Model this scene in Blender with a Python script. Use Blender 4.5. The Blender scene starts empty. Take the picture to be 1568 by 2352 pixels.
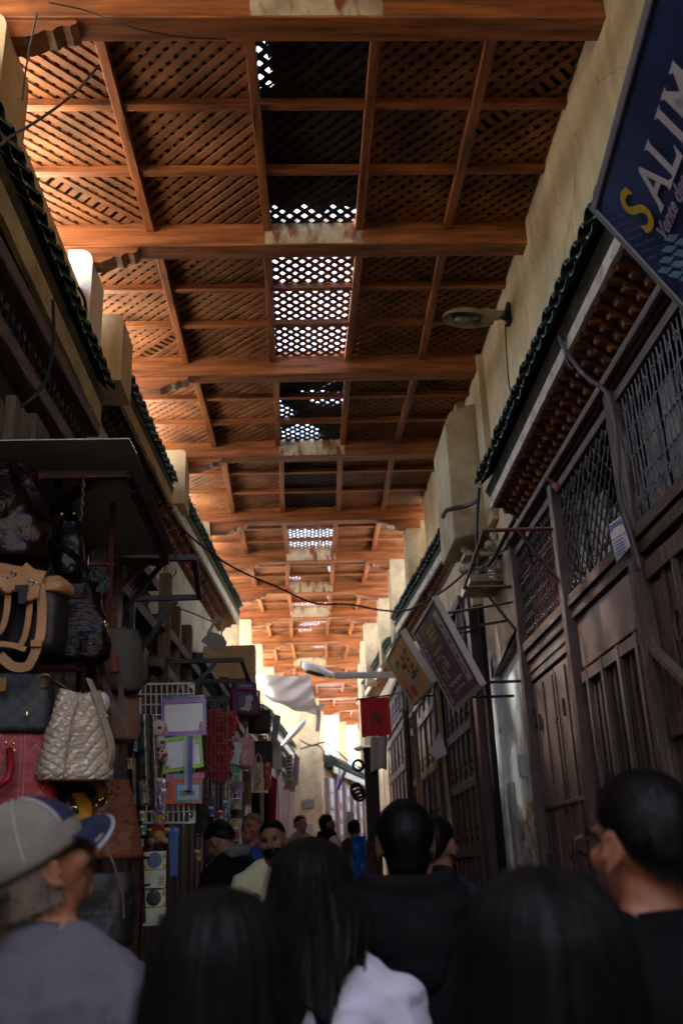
import bpy, bmesh, math, random
from mathutils import Vector, Matrix, Euler, noise
PI = math.pi
C = bpy.context.scene.collection
sc = bpy.context.scene
rnd = random.Random(7)

# ---------------------------------------------------------------- camera, sky, sun, exposure
CAMZ = 1.55
YAW, PITCH, ROLL = math.radians(-2.6513), math.radians(20.6115), math.radians(-2.2)
ROT = Matrix.Rotation(YAW, 3, 'Z') @ Matrix.Rotation(PI/2+PITCH, 3, 'X') @ Matrix.Rotation(ROLL, 3, 'Z')
cd = bpy.data.cameras.new('camera'); cam = bpy.data.objects.new('camera', cd); C.objects.link(cam)
cam.matrix_world = Matrix.Translation((0, 0, CAMZ)) @ ROT.to_4x4()
cd.sensor_fit = 'VERTICAL'; cd.sensor_height = 36; cd.sensor_width = 24
cd.lens = 2200/2352*36; cd.clip_end = 2000; cd.clip_start = 0.05
cd.dof.use_dof = True; cd.dof.focus_distance = 5.2; cd.dof.aperture_fstop = 2.8
sc.camera = cam
SUN_EL, SUN_AZ = math.radians(62), math.radians(-70)   # azimuth measured from +Y towards +X
w = bpy.data.worlds.new('World'); sc.world = w; w.use_nodes = True
nt = w.node_tree; nt.nodes.clear()
sky = nt.nodes.new('ShaderNodeTexSky'); sky.sky_type = 'NISHITA'; sky.sun_disc = False
sky.sun_elevation = SUN_EL; sky.sun_rotation = SUN_AZ; sky.dust_density = 4; sky.air_density = 1.0; sky.ozone_density = 1.0
bg = nt.nodes.new('ShaderNodeBackground'); bg.inputs[1].default_value = 0.15
wo = nt.nodes.new('ShaderNodeOutputWorld')
nt.links.new(sky.outputs[0], bg.inputs[0]); nt.links.new(bg.outputs[0], wo.inputs[0])
sl = bpy.data.lights.new('sun', 'SUN'); sl.energy = 4.1; sl.angle = math.radians(4); sl.color = (1, .95, .86)
so = bpy.data.objects.new('sun', sl); C.objects.link(so)
sdir = Vector((math.sin(SUN_AZ)*math.cos(SUN_EL), math.cos(SUN_AZ)*math.cos(SUN_EL), math.sin(SUN_EL)))
so.rotation_euler = sdir.to_track_quat('Z', 'Y').to_euler(); so.location = (-20, 10, 30)
sc.view_settings.view_transform = 'Standard'; sc.view_settings.look = 'None'
sc.view_settings.exposure = 3.05; sc.view_settings.gamma = 1
sc.render.engine = 'CYCLES'
sc.cycles.use_denoising = True
sc.cycles.max_bounces = 9; sc.cycles.diffuse_bounces = 6; sc.cycles.glossy_bounces = 4; sc.cycles.transparent_max_bounces = 8
sc.cycles.sample_clamp_indirect = 8
sc.cycles.caustics_reflective = False; sc.cycles.caustics_refractive = False

# ---------------------------------------------------------------- measuring aid: a point of the drawing grid to a place on a plane
def _ray(x, y):
    return ROT @ Vector(((x-784)/2200, -(y-1176)/2200, -1))
CP = Vector((0, 0, CAMZ))
def onX(x, y, v): d = _ray(x, y); return CP + d*((v-CP.x)/d.x)
def onY(x, y, v): d = _ray(x, y); return CP + d*((v-CP.y)/d.y)
def onZ(x, y, v): d = _ray(x, y); return CP + d*((v-CP.z)/d.z)
def gz(y): return 0 if y < 3 else 0.055*(min(y, 34)-3)

# ---------------------------------------------------------------- materials
MATS = {}
def mat(name, col, rough=.7, var=.25, scale=6, bump=.3, metal=0, spec=.4, stretch=(1, 1, 1), col2=None, fine=40, coat=0, sheen=0, emis=None, bdist=.01, wave=None, dirt=None, alpha=None, trans=0):
    if name in MATS: return MATS[name]
    m = bpy.data.materials.new(name); m.use_nodes = True; n = m.node_tree; b = n.nodes['Principled BSDF']; L = n.links.new
    b.inputs['Roughness'].default_value = rough; b.inputs['Metallic'].default_value = metal
    b.inputs['Specular IOR Level'].default_value = spec
    if coat: b.inputs['Coat Weight'].default_value = coat; b.inputs['Coat Roughness'].default_value = .12
    if sheen: b.inputs['Sheen Weight'].default_value = sheen
    if trans: b.inputs['Transmission Weight'].default_value = trans
    if alpha is not None: b.inputs['Alpha'].default_value = alpha
    tc = n.nodes.new('ShaderNodeTexCoord'); mp = n.nodes.new('ShaderNodeMapping'); mp.inputs['Scale'].default_value = stretch
    L(tc.outputs['Object'], mp.inputs[0])
    nz = n.nodes.new('ShaderNodeTexNoise'); nz.inputs['Scale'].default_value = scale; nz.inputs['Detail'].default_value = 8; nz.inputs['Roughness'].default_value = .65
    L(mp.outputs[0], nz.inputs[0])
    ramp = n.nodes.new('ShaderNodeValToRGB'); e = ramp.color_ramp.elements
    c2 = col2 or tuple(max(0, c*(1-var*1.6)) for c in col)
    e[0].position = .32; e[0].color = (*c2, 1); e[1].position = .68; e[1].color = (*(min(1, c*(1+var*.6)) for c in col), 1)
    L(nz.outputs[0], ramp.inputs[0])
    out = ramp.outputs[0]
    if dirt:
        dz = n.nodes.new('ShaderNodeTexNoise'); dz.inputs['Scale'].default_value = dirt[1]; dz.inputs['Detail'].default_value = 5
        dm = n.nodes.new('ShaderNodeMapping'); dm.inputs['Scale'].default_value = dirt[3] if len(dirt) > 3 else (1, 1, 1)
        L(tc.outputs['Object'], dm.inputs[0]); L(dm.outputs[0], dz.inputs[0])
        dr = n.nodes.new('ShaderNodeValToRGB'); dr.color_ramp.elements[0].position = dirt[2]; dr.color_ramp.elements[1].position = dirt[2]+.12
        L(dz.outputs[0], dr.inputs[0])
        mx = n.nodes.new('ShaderNodeMix'); mx.data_type = 'RGBA'
        L(dr.outputs[0], mx.inputs['Factor']); L(out, mx.inputs['A']); mx.inputs['B'].default_value = (*dirt[0], 1)
        out = mx.outputs['Result']
    L(out, b.inputs['Base Color'])
    if emis: b.inputs['Emission Color'].default_value = (*emis[0], 1); b.inputs['Emission Strength'].default_value = emis[1]
    if bump:
        fz = n.nodes.new('ShaderNodeTexNoise'); fz.inputs['Scale'].default_value = fine; fz.inputs['Detail'].default_value = 6
        L(mp.outputs[0], fz.inputs[0])
        bp = n.nodes.new('ShaderNodeBump'); bp.inputs['Strength'].default_value = bump; bp.inputs['Distance'].default_value = bdist
        h = fz.outputs[0]
        if wave:
            wv = n.nodes.new('ShaderNodeTexWave'); wv.bands_direction = wave[0]; wv.inputs['Scale'].default_value = wave[1]; wv.inputs['Distortion'].default_value = wave[2]; wv.inputs['Detail'].default_value = 3
            L(tc.outputs['Object'], wv.inputs[0]); h = wv.outputs['Fac']
        L(h, bp.inputs['Height']); L(bp.outputs[0], b.inputs['Normal'])
    MATS[name] = m
    return m
latt = lambda c: mat('lattice_wood' if not c else 'dark_lattice_wood', (.29, .115, .045) if not c else (.035, .02, .014), .6, .45, 2.2, .15, spec=.35, dirt=((.12, .055, .03) if not c else (.012, .008, .006), 1.1, .58), fine=30)
roofwood = lambda ax: mat('roof_wood_'+ax, (.36, .120, .040), .45, .5, 3, .15, spec=.5, stretch={'x': (.5, 6, 6), 'y': (6, .5, 6), 'd': (1, 1, 1)}[ax], dirt=((.11, .05, .025), 1.3, .60), fine=30)
M_plaster = mat('ochre_plaster', (.66, .52, .32), .88, .22, 2.0, .6, stretch=(1, 1, .6), dirt=((.48, .36, .20), 2.6, .55, (1.2, 1.2, .25)), fine=22, bdist=.006)
M_plaster2 = mat('pale_plaster', (.56, .46, .30), .88, .25, 2.4, .8, dirt=((.28, .20, .12), 2.6, .57, (1.2, 1.2, .2)), fine=20, bdist=.010)
M_white = mat('whitewash', (.74, .70, .62), .8, .12, 3, .4, dirt=((.40, .34, .25), 5, .6))
M_old = mat('rough_old_plaster', (.48, .43, .34), .92, .35, 5, 1.0, dirt=((.20, .16, .11), 9, .55), fine=50, bdist=.02)
M_grey = mat('bluish_limewash', (.70, .74, .74), .85, .12, 3, .35, dirt=((.34, .33, .28), 4, .62), fine=30)
M_greentile = mat('green_glazed_tile', (.018, .075, .052), .38, .5, 9, .3, spec=.5, dirt=((.03, .035, .02), 7, .5))
M_tilerim = mat('chipped_tile_rim', (.38, .46, .38), .5, .5, 30, .3, dirt=((.02, .05, .03), 22, .5))
M_corbel = mat('brown_carved_brick', (.30, .115, .052), .75, .4, 10, .4, dirt=((.10, .05, .03), 6, .58))
M_corbeldark = mat('dark_carved_brick', (.06, .035, .022), .8, .4, 10, .4)  # darker brick for the two nearer left eaves
M_fascia = mat('eave_fascia_lime', (.70, .66, .55), .8, .2, 6, .5, dirt=((.36, .28, .17), 9, .55))
M_fasciay = mat('eave_fascia_ochre', (.50, .37, .19), .85, .25, 3, .5, dirt=((.2, .14, .08), 7, .6))
M_cover = mat('dark_roof_cover', (.02, .013, .009), .9, .3, 4, .3)  # near-black, for the cover boards and the sheets over the strip
M_oldwood = mat('weathered_brown_wood', (.125, .085, .064), .62, .45, 4, .6, stretch=(8, 8, .7), dirt=((.26, .22, .19), 6, .58, (5, 5, .5)), fine=18)
M_oldwoody = mat('weathered_rail_wood', (.125, .085, .064), .62, .45, 4, .5, stretch=(8, .7, 8), dirt=((.19, .15, .13), 6, .6, (5, .5, 5)), fine=18)
M_iron = mat('dark_wrought_iron', (.030, .028, .030), .5, .3, 20, .3, metal=.4)
M_ironl = mat('dusty_grey_iron', (.22, .22, .24), .6, .4, 30, .3, metal=.2)
M_redpaint = mat('oxblood_metal_paint', (.075, .016, .014), .45, .35, 12, .25, dirt=((.04, .02, .015), 10, .6))
M_brownmetal = mat('brown_painted_metal', (.15, .10, .082), .36, .25, 5, .2, spec=.5, dirt=((.24, .20, .18), 4, .58, (2, 2, .3)))
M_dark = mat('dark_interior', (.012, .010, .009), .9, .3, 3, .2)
M_black = mat('black_rubber_cable', (.012, .012, .013), .5, .2, 20, .1)
M_ground = mat('worn_stone_ground', (.12, .10, .085), .8, .3, 2, .5)

# ---------------------------------------------------------------- mesh builder (all shapes given in place, metres)
class MB:
    def __init__(s): s.v = []; s.f = []; s.mi = []; s.cur = 0
    def add(s, vs, fs):
        o = len(s.v); s.v += [Vector(v) for v in vs]; s.f += [tuple(i+o for i in f) for f in fs]; s.mi += [s.cur]*len(fs); return s
    def box(s, x0, x1, y0, y1, z0, z1):
        return s.add([(x0, y0, z0), (x1, y0, z0), (x1, y1, z0), (x0, y1, z0), (x0, y0, z1), (x1, y0, z1), (x1, y1, z1), (x0, y1, z1)],
                     [(0, 3, 2, 1), (4, 5, 6, 7), (0, 1, 5, 4), (1, 2, 6, 5), (2, 3, 7, 6), (3, 0, 4, 7)])
    def bar(s, a, b, w, h, up=(0, 0, 1)):
        a = Vector(a); b = Vector(b); d = (b-a).normalized(); up = Vector(up)
        if abs(d.dot(up)) > .98: up = Vector((0, 1, 0))
        sx = d.cross(up).normalized()*w/2; sz = sx.cross(d).normalized()*h/2
        vs = [p+q for p in (a, b) for q in (-sx-sz, sx-sz, sx+sz, -sx+sz)]
        return s.add(vs, [(0, 1, 2, 3), (7, 6, 5, 4), (0, 4, 5, 1), (1, 5, 6, 2), (2, 6, 7, 3), (3, 7, 4, 0)])
    def tube(s, pts, r, n=6, caps=True):
        pts = [Vector(p) for p in pts]; rs = r if isinstance(r, (list, tuple)) else [r]*len(pts)
        ring = []; prev = None
        for i, p in enumerate(pts):
            d = (pts[min(i+1, len(pts)-1)]-pts[max(i-1, 0)]); d = d.normalized() if d.length > 1e-9 else Vector((0, 0, 1))
            if prev is None: u = d.orthogonal().normalized()
            else:
                u = prev-d*prev.dot(d); u = u.normalized() if u.length > 1e-6 else d.orthogonal().normalized()
            prev = u; v = d.cross(u)
            ring.append([p+(u*math.cos(2*PI*k/n)+v*math.sin(2*PI*k/n))*rs[i] for k in range(n)])
        vs = [q for R in ring for q in R]; fs = []
        for i in range(len(pts)-1):
            for k in range(n): fs.append((i*n+k, i*n+(k+1) % n, (i+1)*n+(k+1) % n, (i+1)*n+k))
        if caps: fs.append(tuple(range(n))[::-1]); fs.append(tuple((len(pts)-1)*n+k for k in range(n)))
        return s.add(vs, fs)
    def prism(s, poly, off):            # poly: closed list of 3-D points (planar), extruded by vector off
        n = len(poly); off = Vector(off); a = [Vector(p) for p in poly]
        return s.add(a+[p+off for p in a], [tuple(range(n))[::-1], tuple(range(n, 2*n))]+[(i, (i+1) % n, n+(i+1) % n, n+i) for i in range(n)])
    def slab(s, q, t):                  # quad q (4 points), thickened by t along its normal
        a = [Vector(p) for p in q]; nn = (a[1]-a[0]).cross(a[3]-a[0]).normalized()
        return s.prism(a, nn*t)
    def ell(s, c, r, rot=None, n=12, m=8):
        c = Vector(c); rot = rot or Matrix.Identity(3); vs = [c+rot@Vector((0, 0, -r[2]))]
        for j in range(1, m):
            t = -PI/2+PI*j/m
            for k in range(n): vs.append(c+rot@Vector((r[0]*math.cos(t)*math.cos(2*PI*k/n), r[1]*math.cos(t)*math.sin(2*PI*k/n), r[2]*math.sin(t))))
        vs.append(c+rot@Vector((0, 0, r[2]))); fs = []
        for k in range(n): fs.append((0, 1+(k+1) % n, 1+k)); fs.append((len(vs)-1, 1+(m-2)*n+k, 1+(m-2)*n+(k+1) % n))
        for j in range(m-2):
            for k in range(n): fs.append((1+j*n+k, 1+j*n+(k+1) % n, 1+(j+1)*n+(k+1) % n, 1+(j+1)*n+k))
        return s.add(vs, fs)
    def loft(s, rings, close=True, caps=True):
        n = len(rings[0]); vs = [p for R in rings for p in R]; fs = []
        for i in range(len(rings)-1):
            for k in range(n if close else n-1): fs.append((i*n+k, i*n+(k+1) % n, (i+1)*n+(k+1) % n, (i+1)*n+k))
        if caps and close: fs.append(tuple(range(n))[::-1]); fs.append(tuple((len(rings)-1)*n+k for k in range(n)))
        return s.add(vs, fs)
    def grid(s, fn, nu, nv, thick=None):
        vs = [Vector(fn(i/nu, j/nv)) for j in range(nv+1) for i in range(nu+1)]; W = nu+1
        fs = [(j*W+i, j*W+i+1, (j+1)*W+i+1, (j+1)*W+i) for j in range(nv) for i in range(nu)]
        if thick:
            t = Vector(thick); N = len(vs); vs += [v+t for v in vs]; fs += [tuple(i+N for i in f[::-1]) for f in fs]
            def e(a, b): fs.append((b, a, a+N, b+N))
            for i in range(nu): e(i, i+1); e(nv*W+i+1, nv*W+i)
            for j in range(nv): e((j+1)*W, j*W); e(j*W+nu, (j+1)*W+nu)
        return s.add(vs, fs)
    def build(s, name, m, parent=None, smooth=False, bevel=0, loc=None):
        me = bpy.data.meshes.new(name); o = bpy.data.objects.new(name, me)
        if parent is not None:
            w = parent.get('_w'); off = Vector(w); o.parent = parent; o['_w'] = [0, 0, 0]; base = off
            o['_w'] = list(off)
        else:
            if loc is None:
                xs = [v.x for v in s.v]; ys = [v.y for v in s.v]; zs = [v.z for v in s.v]
                loc = ((min(xs)+max(xs))/2, (min(ys)+max(ys))/2, min(zs))
            base = Vector(loc); o.location = base; o['_w'] = list(base)
        me.from_pydata([v-base for v in s.v], [], s.f)
        ms = m if isinstance(m, (list, tuple)) else [m]
        for q in ms: me.materials.append(q)
        if len(ms) > 1: me.polygons.foreach_set('material_index', [min(i, len(ms)-1) for i in s.mi])
        bm = bmesh.new(); bm.from_mesh(me); bmesh.ops.recalc_face_normals(bm, faces=bm.faces); bm.to_mesh(me); bm.free()
        if smooth: me.polygons.foreach_set('use_smooth', [True]*len(me.polygons))
        C.objects.link(o)
        if bevel:
            b = o.modifiers.new('bevel', 'BEVEL'); b.width = bevel; b.segments = 2; b.limit_method = 'ANGLE'
        return o
def tag(o, label, cat, group=None):
    o['label'] = label; o['category'] = cat
    if group: o['group'] = group
    return o
def thing(name, label, cat, loc, group=None):
    o = bpy.data.objects.new(name, None); C.objects.link(o); o.location = loc; o['_w'] = list(loc); o.empty_display_size = .05
    return tag(o, label, cat, group)
def struct(o): o['kind'] = 'structure'; return o
def copytree(o, loc, rz=0, label=None, parent=None):
    c = o.copy(); C.objects.link(c)
    if parent is not None: c.parent = parent
    else:
        c.location = loc; c.rotation_euler = (0, 0, rz)
        if label: c['label'] = label
    for ch in [q for q in C.objects if q.parent == o]: copytree(ch, None, parent=c)
    return c

# ---------------------------------------------------------------- ground and alley
g = MB()
ys = [-200, -16, 3, 8, 14, 20, 27, 34, 220]
for xa, xb in ((-200, -1.9), (-1.9, 2.1), (2.1, 200)):
    for a, b in zip(ys, ys[1:]): g.add([(xa, a, gz(a)), (xb, a, gz(a)), (xb, b, gz(b)), (xa, b, gz(b))], [(0, 1, 2, 3)])
struct(g.build('ground', M_ground, loc=(0, 0, 0)))
g = MB(); pm = mat('alley_paving_stone', (.10, .085, .075), .55, .4, 3, .5, wave=('Y', 2.2, 1))
for a, b in zip([-16, 3, 8, 14, 20, 27], [3, 8, 14, 20, 27, 33]): g.add([(-1.7, a, gz(a)+.004), (2.0, a, gz(a)+.004), (2.0, b, gz(b)+.004), (-1.7, b, gz(b)+.004)], [(0, 1, 2, 3)])
struct(g.build('alley_paving', pm, loc=(0, 0, .004)))

# ---------------------------------------------------------------- buildings (walls, with unseen pale terraces added behind to bounce light)
M_terr = mat('bounce_terrace', (.80, .76, .68), .85, .1, 1, .2)
def building(name, label, line, side, top, low=None, m=M_plaster, parapet=.0):
    """line: [(x,y),...] wall face towards the alley; side -1 = left; low=(z, setback)"""
    root = thing(name, label, 'building', (line[0][0], line[0][1], 0))
    sx = side
    g = MB(); z0 = low[0] if low else -.3
    n = len(line)
    th = .38
    g.loft([[Vector((x, y, z0)), Vector((x, y, top)), Vector((x+sx*th, y, top)), Vector((x+sx*th, y, z0))] for x, y in line])
    g.build('wall', m, root)
    if low:
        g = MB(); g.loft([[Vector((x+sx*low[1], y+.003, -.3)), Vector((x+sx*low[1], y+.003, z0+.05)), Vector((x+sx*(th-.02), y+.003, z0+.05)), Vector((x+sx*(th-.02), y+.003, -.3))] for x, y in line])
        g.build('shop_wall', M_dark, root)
    g = MB(); g.loft([[Vector((x+sx*(th+.004), y, -.3)), Vector((x+sx*(th+.004), y, top-.25)), Vector((sx*14, y, top-.25)), Vector((sx*14, y, -.3))] for x, y in line])
    g.build('terrace', M_terr, root)
    return root
building('plastered_house', 'near left house with ochre upper wall and an added flat terrace bouncing light', [(-1.6, -16), (-1.6, 6.62)], -1, 5.70)
building('plastered_house', 'left house under the long tiled eave, ochre wall with brown timber shops below', [(-1.72, 6.63), (-1.62, 9.8), (-1.34, 15.3)], -1, 5.62, m=M_plaster2)
building('plastered_house', 'far left pale house in bright light beyond the hanging cloth', [(-1.12, 15.31), (-.92, 19), (-.42, 26)], -1, 4.5, m=M_plaster2)
building('plastered_house', 'near right house with tall ochre upper wall reaching the roof beams', [(1.8, -16), (1.8, 9.20)], 1, 6.34, low=(4.18, .22))
building('plastered_house', 'right house behind the chamfered plaster block with a brownish upper wall', [(1.70, 9.21), (1.66, 12.0)], 1, 6.34, low=(4.0, .05))
building('plastered_house', 'right house carrying the row of sunlit ochre piers', [(1.64, 12.01), (1.42, 19.5)], 1, 5.0, m=M_plaster2)
building('plastered_house', 'far right pale house past the red flag', [(1.42, 19.51), (1.55, 23), (4.4, 38)], 1, 4.2, m=M_plaster2)
# closing walls: lane end, plus one added behind the camera to stop backlight
e = thing('end_house', 'ochre house front closing the far end of the lane with a plaque on it', 'building', (.1, 26.1, gz(26)))
g = MB(); g.box(-3, .40, 26.1, 26.5, 0, 6.0); g.build('wall', M_plaster2, e)
g = MB(); g.box(-14, .3, 26.51, 44, 0, 5.0); g.build('terrace', M_terr, e)
g = MB()
a = onY(696, 1836, 26.05); b = onY(722, 1856, 26.05); g.box(a.x-.0, b.x, 26.03, 26.098, b.z, a.z); g.build('plaque', mat('grey_plaque', (.25, .24, .25), .6, .5, 14, .1), e)
g = MB(); a = onY(706, 1893, 26.05); b = onY(719, 1922, 26.05); g.box(a.x, b.x, 26.02, 26.098, b.z, a.z); g.build('meter_box', mat('grey_box', (.35, .38, .36), .6), e)
g = MB(); g.box(-1.9, 2.1, -15.9, -15.6, 0, 5.3); tag(g.build('light_block_wall', M_plaster), 'plain ochre wall added across the lane behind the photographer to block light', 'wall')

# ---------------------------------------------------------------- the timber roof
OB = -1
BEAMS = [.1, 2.12, 4.14, 6.22, 8.24, 10.18, 12.35, 14.14, 15.92, 17.64, 19.7, 22.1, 24.3, 26.6, 28.8, 31.0, 33.0]
def xl(y): 
    pts = [(-9, -1.84), (6.3, -1.86), (8.2, -1.72), (10.2, -1.56), (12.4, -1.4), (14.2, -1.34), (16, -1.28), (18, -1.12), (20, -1.02), (26, -.6), (33.2, 1.9)]
    for (a, p), (b, r) in zip(pts, pts[1:]):
        if y <= b: return p+(r-p)*(y-a)/(b-a)
    return pts[-1][1]
def xr(y):
    pts = [(-9, 1.86), (8.4, 1.90), (10.2, 1.74), (12.4, 1.76), (14.2, 1.68), (16, 1.6), (18, 1.5), (20, 1.44), (23, 1.55), (33.2, 3.5)]
    for (a, p), (b, r) in zip(pts, pts[1:]):
        if y <= b: return p+(r-p)*(y-a)/(b-a)
    return pts[-1][1]
roof = thing('slatted_roof', 'long orange-brown timber lattice roof on heavy cross beams covering the lane', 'roof', (0, 12, 6.05))
CXL, CXR = -.22, .51
BW, BZ0, BZ1 = .17, 6.05, 6.30
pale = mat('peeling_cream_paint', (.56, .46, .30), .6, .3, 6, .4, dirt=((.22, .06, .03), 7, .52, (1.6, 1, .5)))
for i, y in enumerate(BEAMS):
    g = MB(); z1 = BZ1
    g.box(xl(y)-.05, xr(y)+.0, y-BW/2, y+BW/2, BZ0, z1)
    bo = g.build('beam', roofwood('x'), roof, bevel=.008)
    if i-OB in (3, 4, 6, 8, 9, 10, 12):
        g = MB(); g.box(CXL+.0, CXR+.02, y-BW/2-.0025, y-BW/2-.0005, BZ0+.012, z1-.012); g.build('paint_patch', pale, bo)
    # carved bracket ends
    for sx, xw in ((1, xl(y)), (-1, xr(y))):
        if sx < 0 and y < 11.5: continue
        L = .55
        prof = [(0, 0), (L, 0), (L+.01, -.025), (L-.03, -.05), (L-.07, -.045), (L-.10, -.055), (L-.12, -.085), (L-.17, -.075), (L-.2, -.1), (L-.26, -.125), (0, -.125)]
        g = MB(); g.prism([Vector((xw+sx*(.12+a), y-.07, BZ0-.001+b)) for a, b in prof], (0, .14, 0)); g.build('bracket', roofwood('x'), bo)
def slats(g, x0, x1, y0, y1, z, t, pitch, wd, dirn):
    """diagonal slats clipped to the rectangle; dirn +1: x grows with y"""
    st = pitch*math.sqrt(2); k0 = (x0-y1 if dirn > 0 else x0+y0)
    span = (x1-x0)+(y1-y0); c = 0; hw = wd*math.sqrt(2)/2
    while c < span:
        k = k0+c+rnd.uniform(-.006, .006); c += st
        poly = []
        def edge(kk):   # intersection of x - d*y = kk with the rectangle
            pts = []
            if dirn > 0:
                for yy in (y0, y1):
                    xx = kk+yy
                    if x0 <= xx <= x1: pts.append((xx, yy))
                for xx in (x0, x1):
                    yy = xx-kk
                    if y0 < yy < y1: pts.append((xx, yy))
            else:
                for yy in (y0, y1):
                    xx = kk-yy
                    if x0 <= xx <= x1: pts.append((xx, yy))
                for xx in (x0, x1):
                    yy = kk-xx
                    if y0 < yy < y1: pts.append((xx, yy))
            pts.sort(); return pts
        a = edge(k-hw); b = edge(k+hw)
        if len(a) < 2 or len(b) < 2 or rnd.random() < .012: continue
        q = [a[0], a[-1], b[-1], b[0]]
        tw = [rnd.uniform(-.004, .004), rnd.uniform(-.004, .004)]; g.prism([Vector((p[0]+tw[j in (1, 2)], p[1], z)) for j, p in enumerate(q)], (0, 0, t))
RZ0, LAT = 6.175, 6.245
for i, (ya, yb) in enumerate(zip(BEAMS, BEAMS[1:])):
    y0, y1 = ya+BW/2+.003, yb-BW/2-.003; ym = (ya+yb)/2
    L0, L1 = xl(ym), xr(ym); lr = L0+(CXL-L0)*.46; rr = CXR+(L1-CXR)*.50
    cl, cr = (CXL, CXR) if ym < 25 else ((L0+L1)/2-.35, (L0+L1)/2+.35)
    lr = L0+(cl-L0)*.46; rr = cr+(L1-cr)*.50
    rx = [lr, cl, cr, rr]
    far = yb > 19
    for x in rx:
        g = MB(); sk = .03*rnd.uniform(-1, 1); g.bar((x+sk, y0, RZ0+.045), (x-sk, y1, RZ0+.045), .062, .09); g.build('rafter', roofwood('y'), roof, bevel=.004)
    g = MB()
    for t in (1/3, 2/3):
        yy = y0+(y1-y0)*t+rnd.uniform(-.03, .03)
        g.box(L0-.02, L1+.02, yy-.028, yy+.028, RZ0+.018, LAT-.001)
    g.build('cross_batten', roofwood('x'), roof)
    cols = [(L0-.03, lr), (lr, cl), (cl, cr), (cr, rr), (rr, L1+.03)]; tk = .014
    for k, (xa, xb) in enumerate(cols):
        g = MB(); d = -1
        pch, wd = (.077, .045)
        if k == 0 and i-OB in (2, 3): d = 1
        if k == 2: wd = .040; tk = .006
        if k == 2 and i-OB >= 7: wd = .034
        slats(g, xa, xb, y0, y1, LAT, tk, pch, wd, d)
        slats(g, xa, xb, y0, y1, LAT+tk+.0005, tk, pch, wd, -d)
        g.build('lattice_panel', latt(k == 2 and i-OB != 4 and i-OB < 7), roof)  # covered centre bays take the darker of the two lattice woods
    g = MB(); zc = LAT+.055
    g.box(L0-(.14 if ym < 6 else .24), cl+.02, ya, yb-.004, zc, zc+.03); g.box(cr-.02, L1+.08, ya, yb-.004, zc, zc+.03)
    g.build('cover_boards', M_cover, roof)
# dark sheets and litter lying over the central light strip (parts of it stay open)
opened = {
 4: [],
 5: [(-.02, -.0, 0, 0)],
}
def litter(i, polys):
    ya, yb = BEAMS[i+OB], BEAMS[i+OB+1]; g = MB()
    for p in polys:
        g.prism([Vector((CXL-.03+(CXR-CXL+.06)*a, ya+(yb-ya)*b, LAT+.032+.004*rnd.random())) for a, b in p], (0, 0, .006))
    if polys: g.build('tar_paper', M_cover, roof)
F1 = [[(0, 0), (1, 0), (1, 1), (0, 1)]]
litter(1, [[(0, 0), (1, 0), (1, .6), (0, .55)]])
litter(2, [[(0, 0), (1, 0), (1, 1), (0, 1)]])
litter(3, [[(.09, 0), (.5, .0), (1.0, 0), (.99, .17), (.93, .26), (1, .30), (1, .80), (.9, .90), (.7, .86), (.62, .92), (.4, .84), (.3, .93), (.12, .87), (.02, .90), (0, .55), (.05, .4), (0, .34), (.17, .3), (.12, .12)]])
litter(4, [[(.93, .08), (1, .12), (.99, .26), (.9, .22), (.86, .14)]])
litter(5, [[(.0, .12), (.14, 0), (.9, 0), (.85, .12), (.6, .30), (.95, .2), (1, .32), (.9, .38), (.62, .36), (.36, .36), (.5, .5), (.86, .52), (.95, .46), (1, .7), (.95, .86), (1, 1), (.65, 1), (.6, .8), (.34, .74), (.1, .84), (.02, .72), (.3, .62), (.1, .5), (.04, .3)]])
litter(6, [[(0, 0), (.85, 0), (.8, .07), (1, .1), (1, .6), (.94, .62), (.96, 1), (0, 1)]])
litter(7, [[(.0, .0), (1, .0), (1, .08), (.6, .16), (.1, .10)], [(0, .30), (.5, .34), (1, .30), (1, .5), (.6, .52), (.3, .47), (0, .52)]])
litter(8, [[(0, .0), (.86, 0), (.88, .3), (.84, .55), (1, .9), (1, 1), (.3, 1), (.28, .74), (.02, .7)]])
litter(9, [[(0, 0), (.3, .1), (.8, .02), (.84, .3), (.9, .74), (.6, .80), (0, .82)]])
litter(10, [[(0, 0), (.3, 0), (.4, .3), (.7, .4), (.25, .6), (.2, 1), (0, 1)], [(.8, .6), (1, .6), (1, 1), (.5, .95)]])
litter(11, [[(0, 0), (1, 0), (1, .35), (.5, .4), (.6, .6), (1, .65), (1, 1), (0, 1)]])
for i in (12, 14): litter(i, [[(0, 0), (.7, .1), (1, .4), (.9, .7), (.4, .8), (0, .7)]])

# piers that carry the beams on the left and right wall tops
ORD = ['first', 'second', 'third', 'fourth', 'fifth', 'sixth', 'seventh', 'eighth', 'ninth', 'tenth', 'eleventh']
def pier(x0, x1, y0, y1, z0, z1, label, m=M_plaster2, rnd_top=0, grp='plaster piers under the roof beams'):
    g = MB(); r = rnd_top or .001
    prof = []
    for k in range(7):
        a = PI/2*k/6; prof.append((x1-r+r*math.sin(a), z1-r*(1-math.cos(a))))
    pts = [(x0, z0), (x0, z1)]+prof+[(x1, z0)]
    g.prism([Vector((a, y0, b)) for a, b in pts], (0, y1-y0, 0))
    return tag(g.build('roof_pier', m), label, 'pier', grp)
pier(-1.75, -1.535, 4.0, 4.45, 5.2, 6.045, 'rounded ochre pier under the nearest left beam end at the photo edge', M_plaster, .12)
pier(-1.70, -1.515, 6.14, 6.56, 5.25, 6.03, 'white rounded pier under the second left beam end', mat('bright_white_plaster', (.82, .80, .74), .8, .08, 3, .3), .10)
pier(-1.60, -1.37, 6.67, 7.1, 5.2, 5.80, 'squat ochre block at the start of the second green tiled eave', M_plaster, .06)
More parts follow.
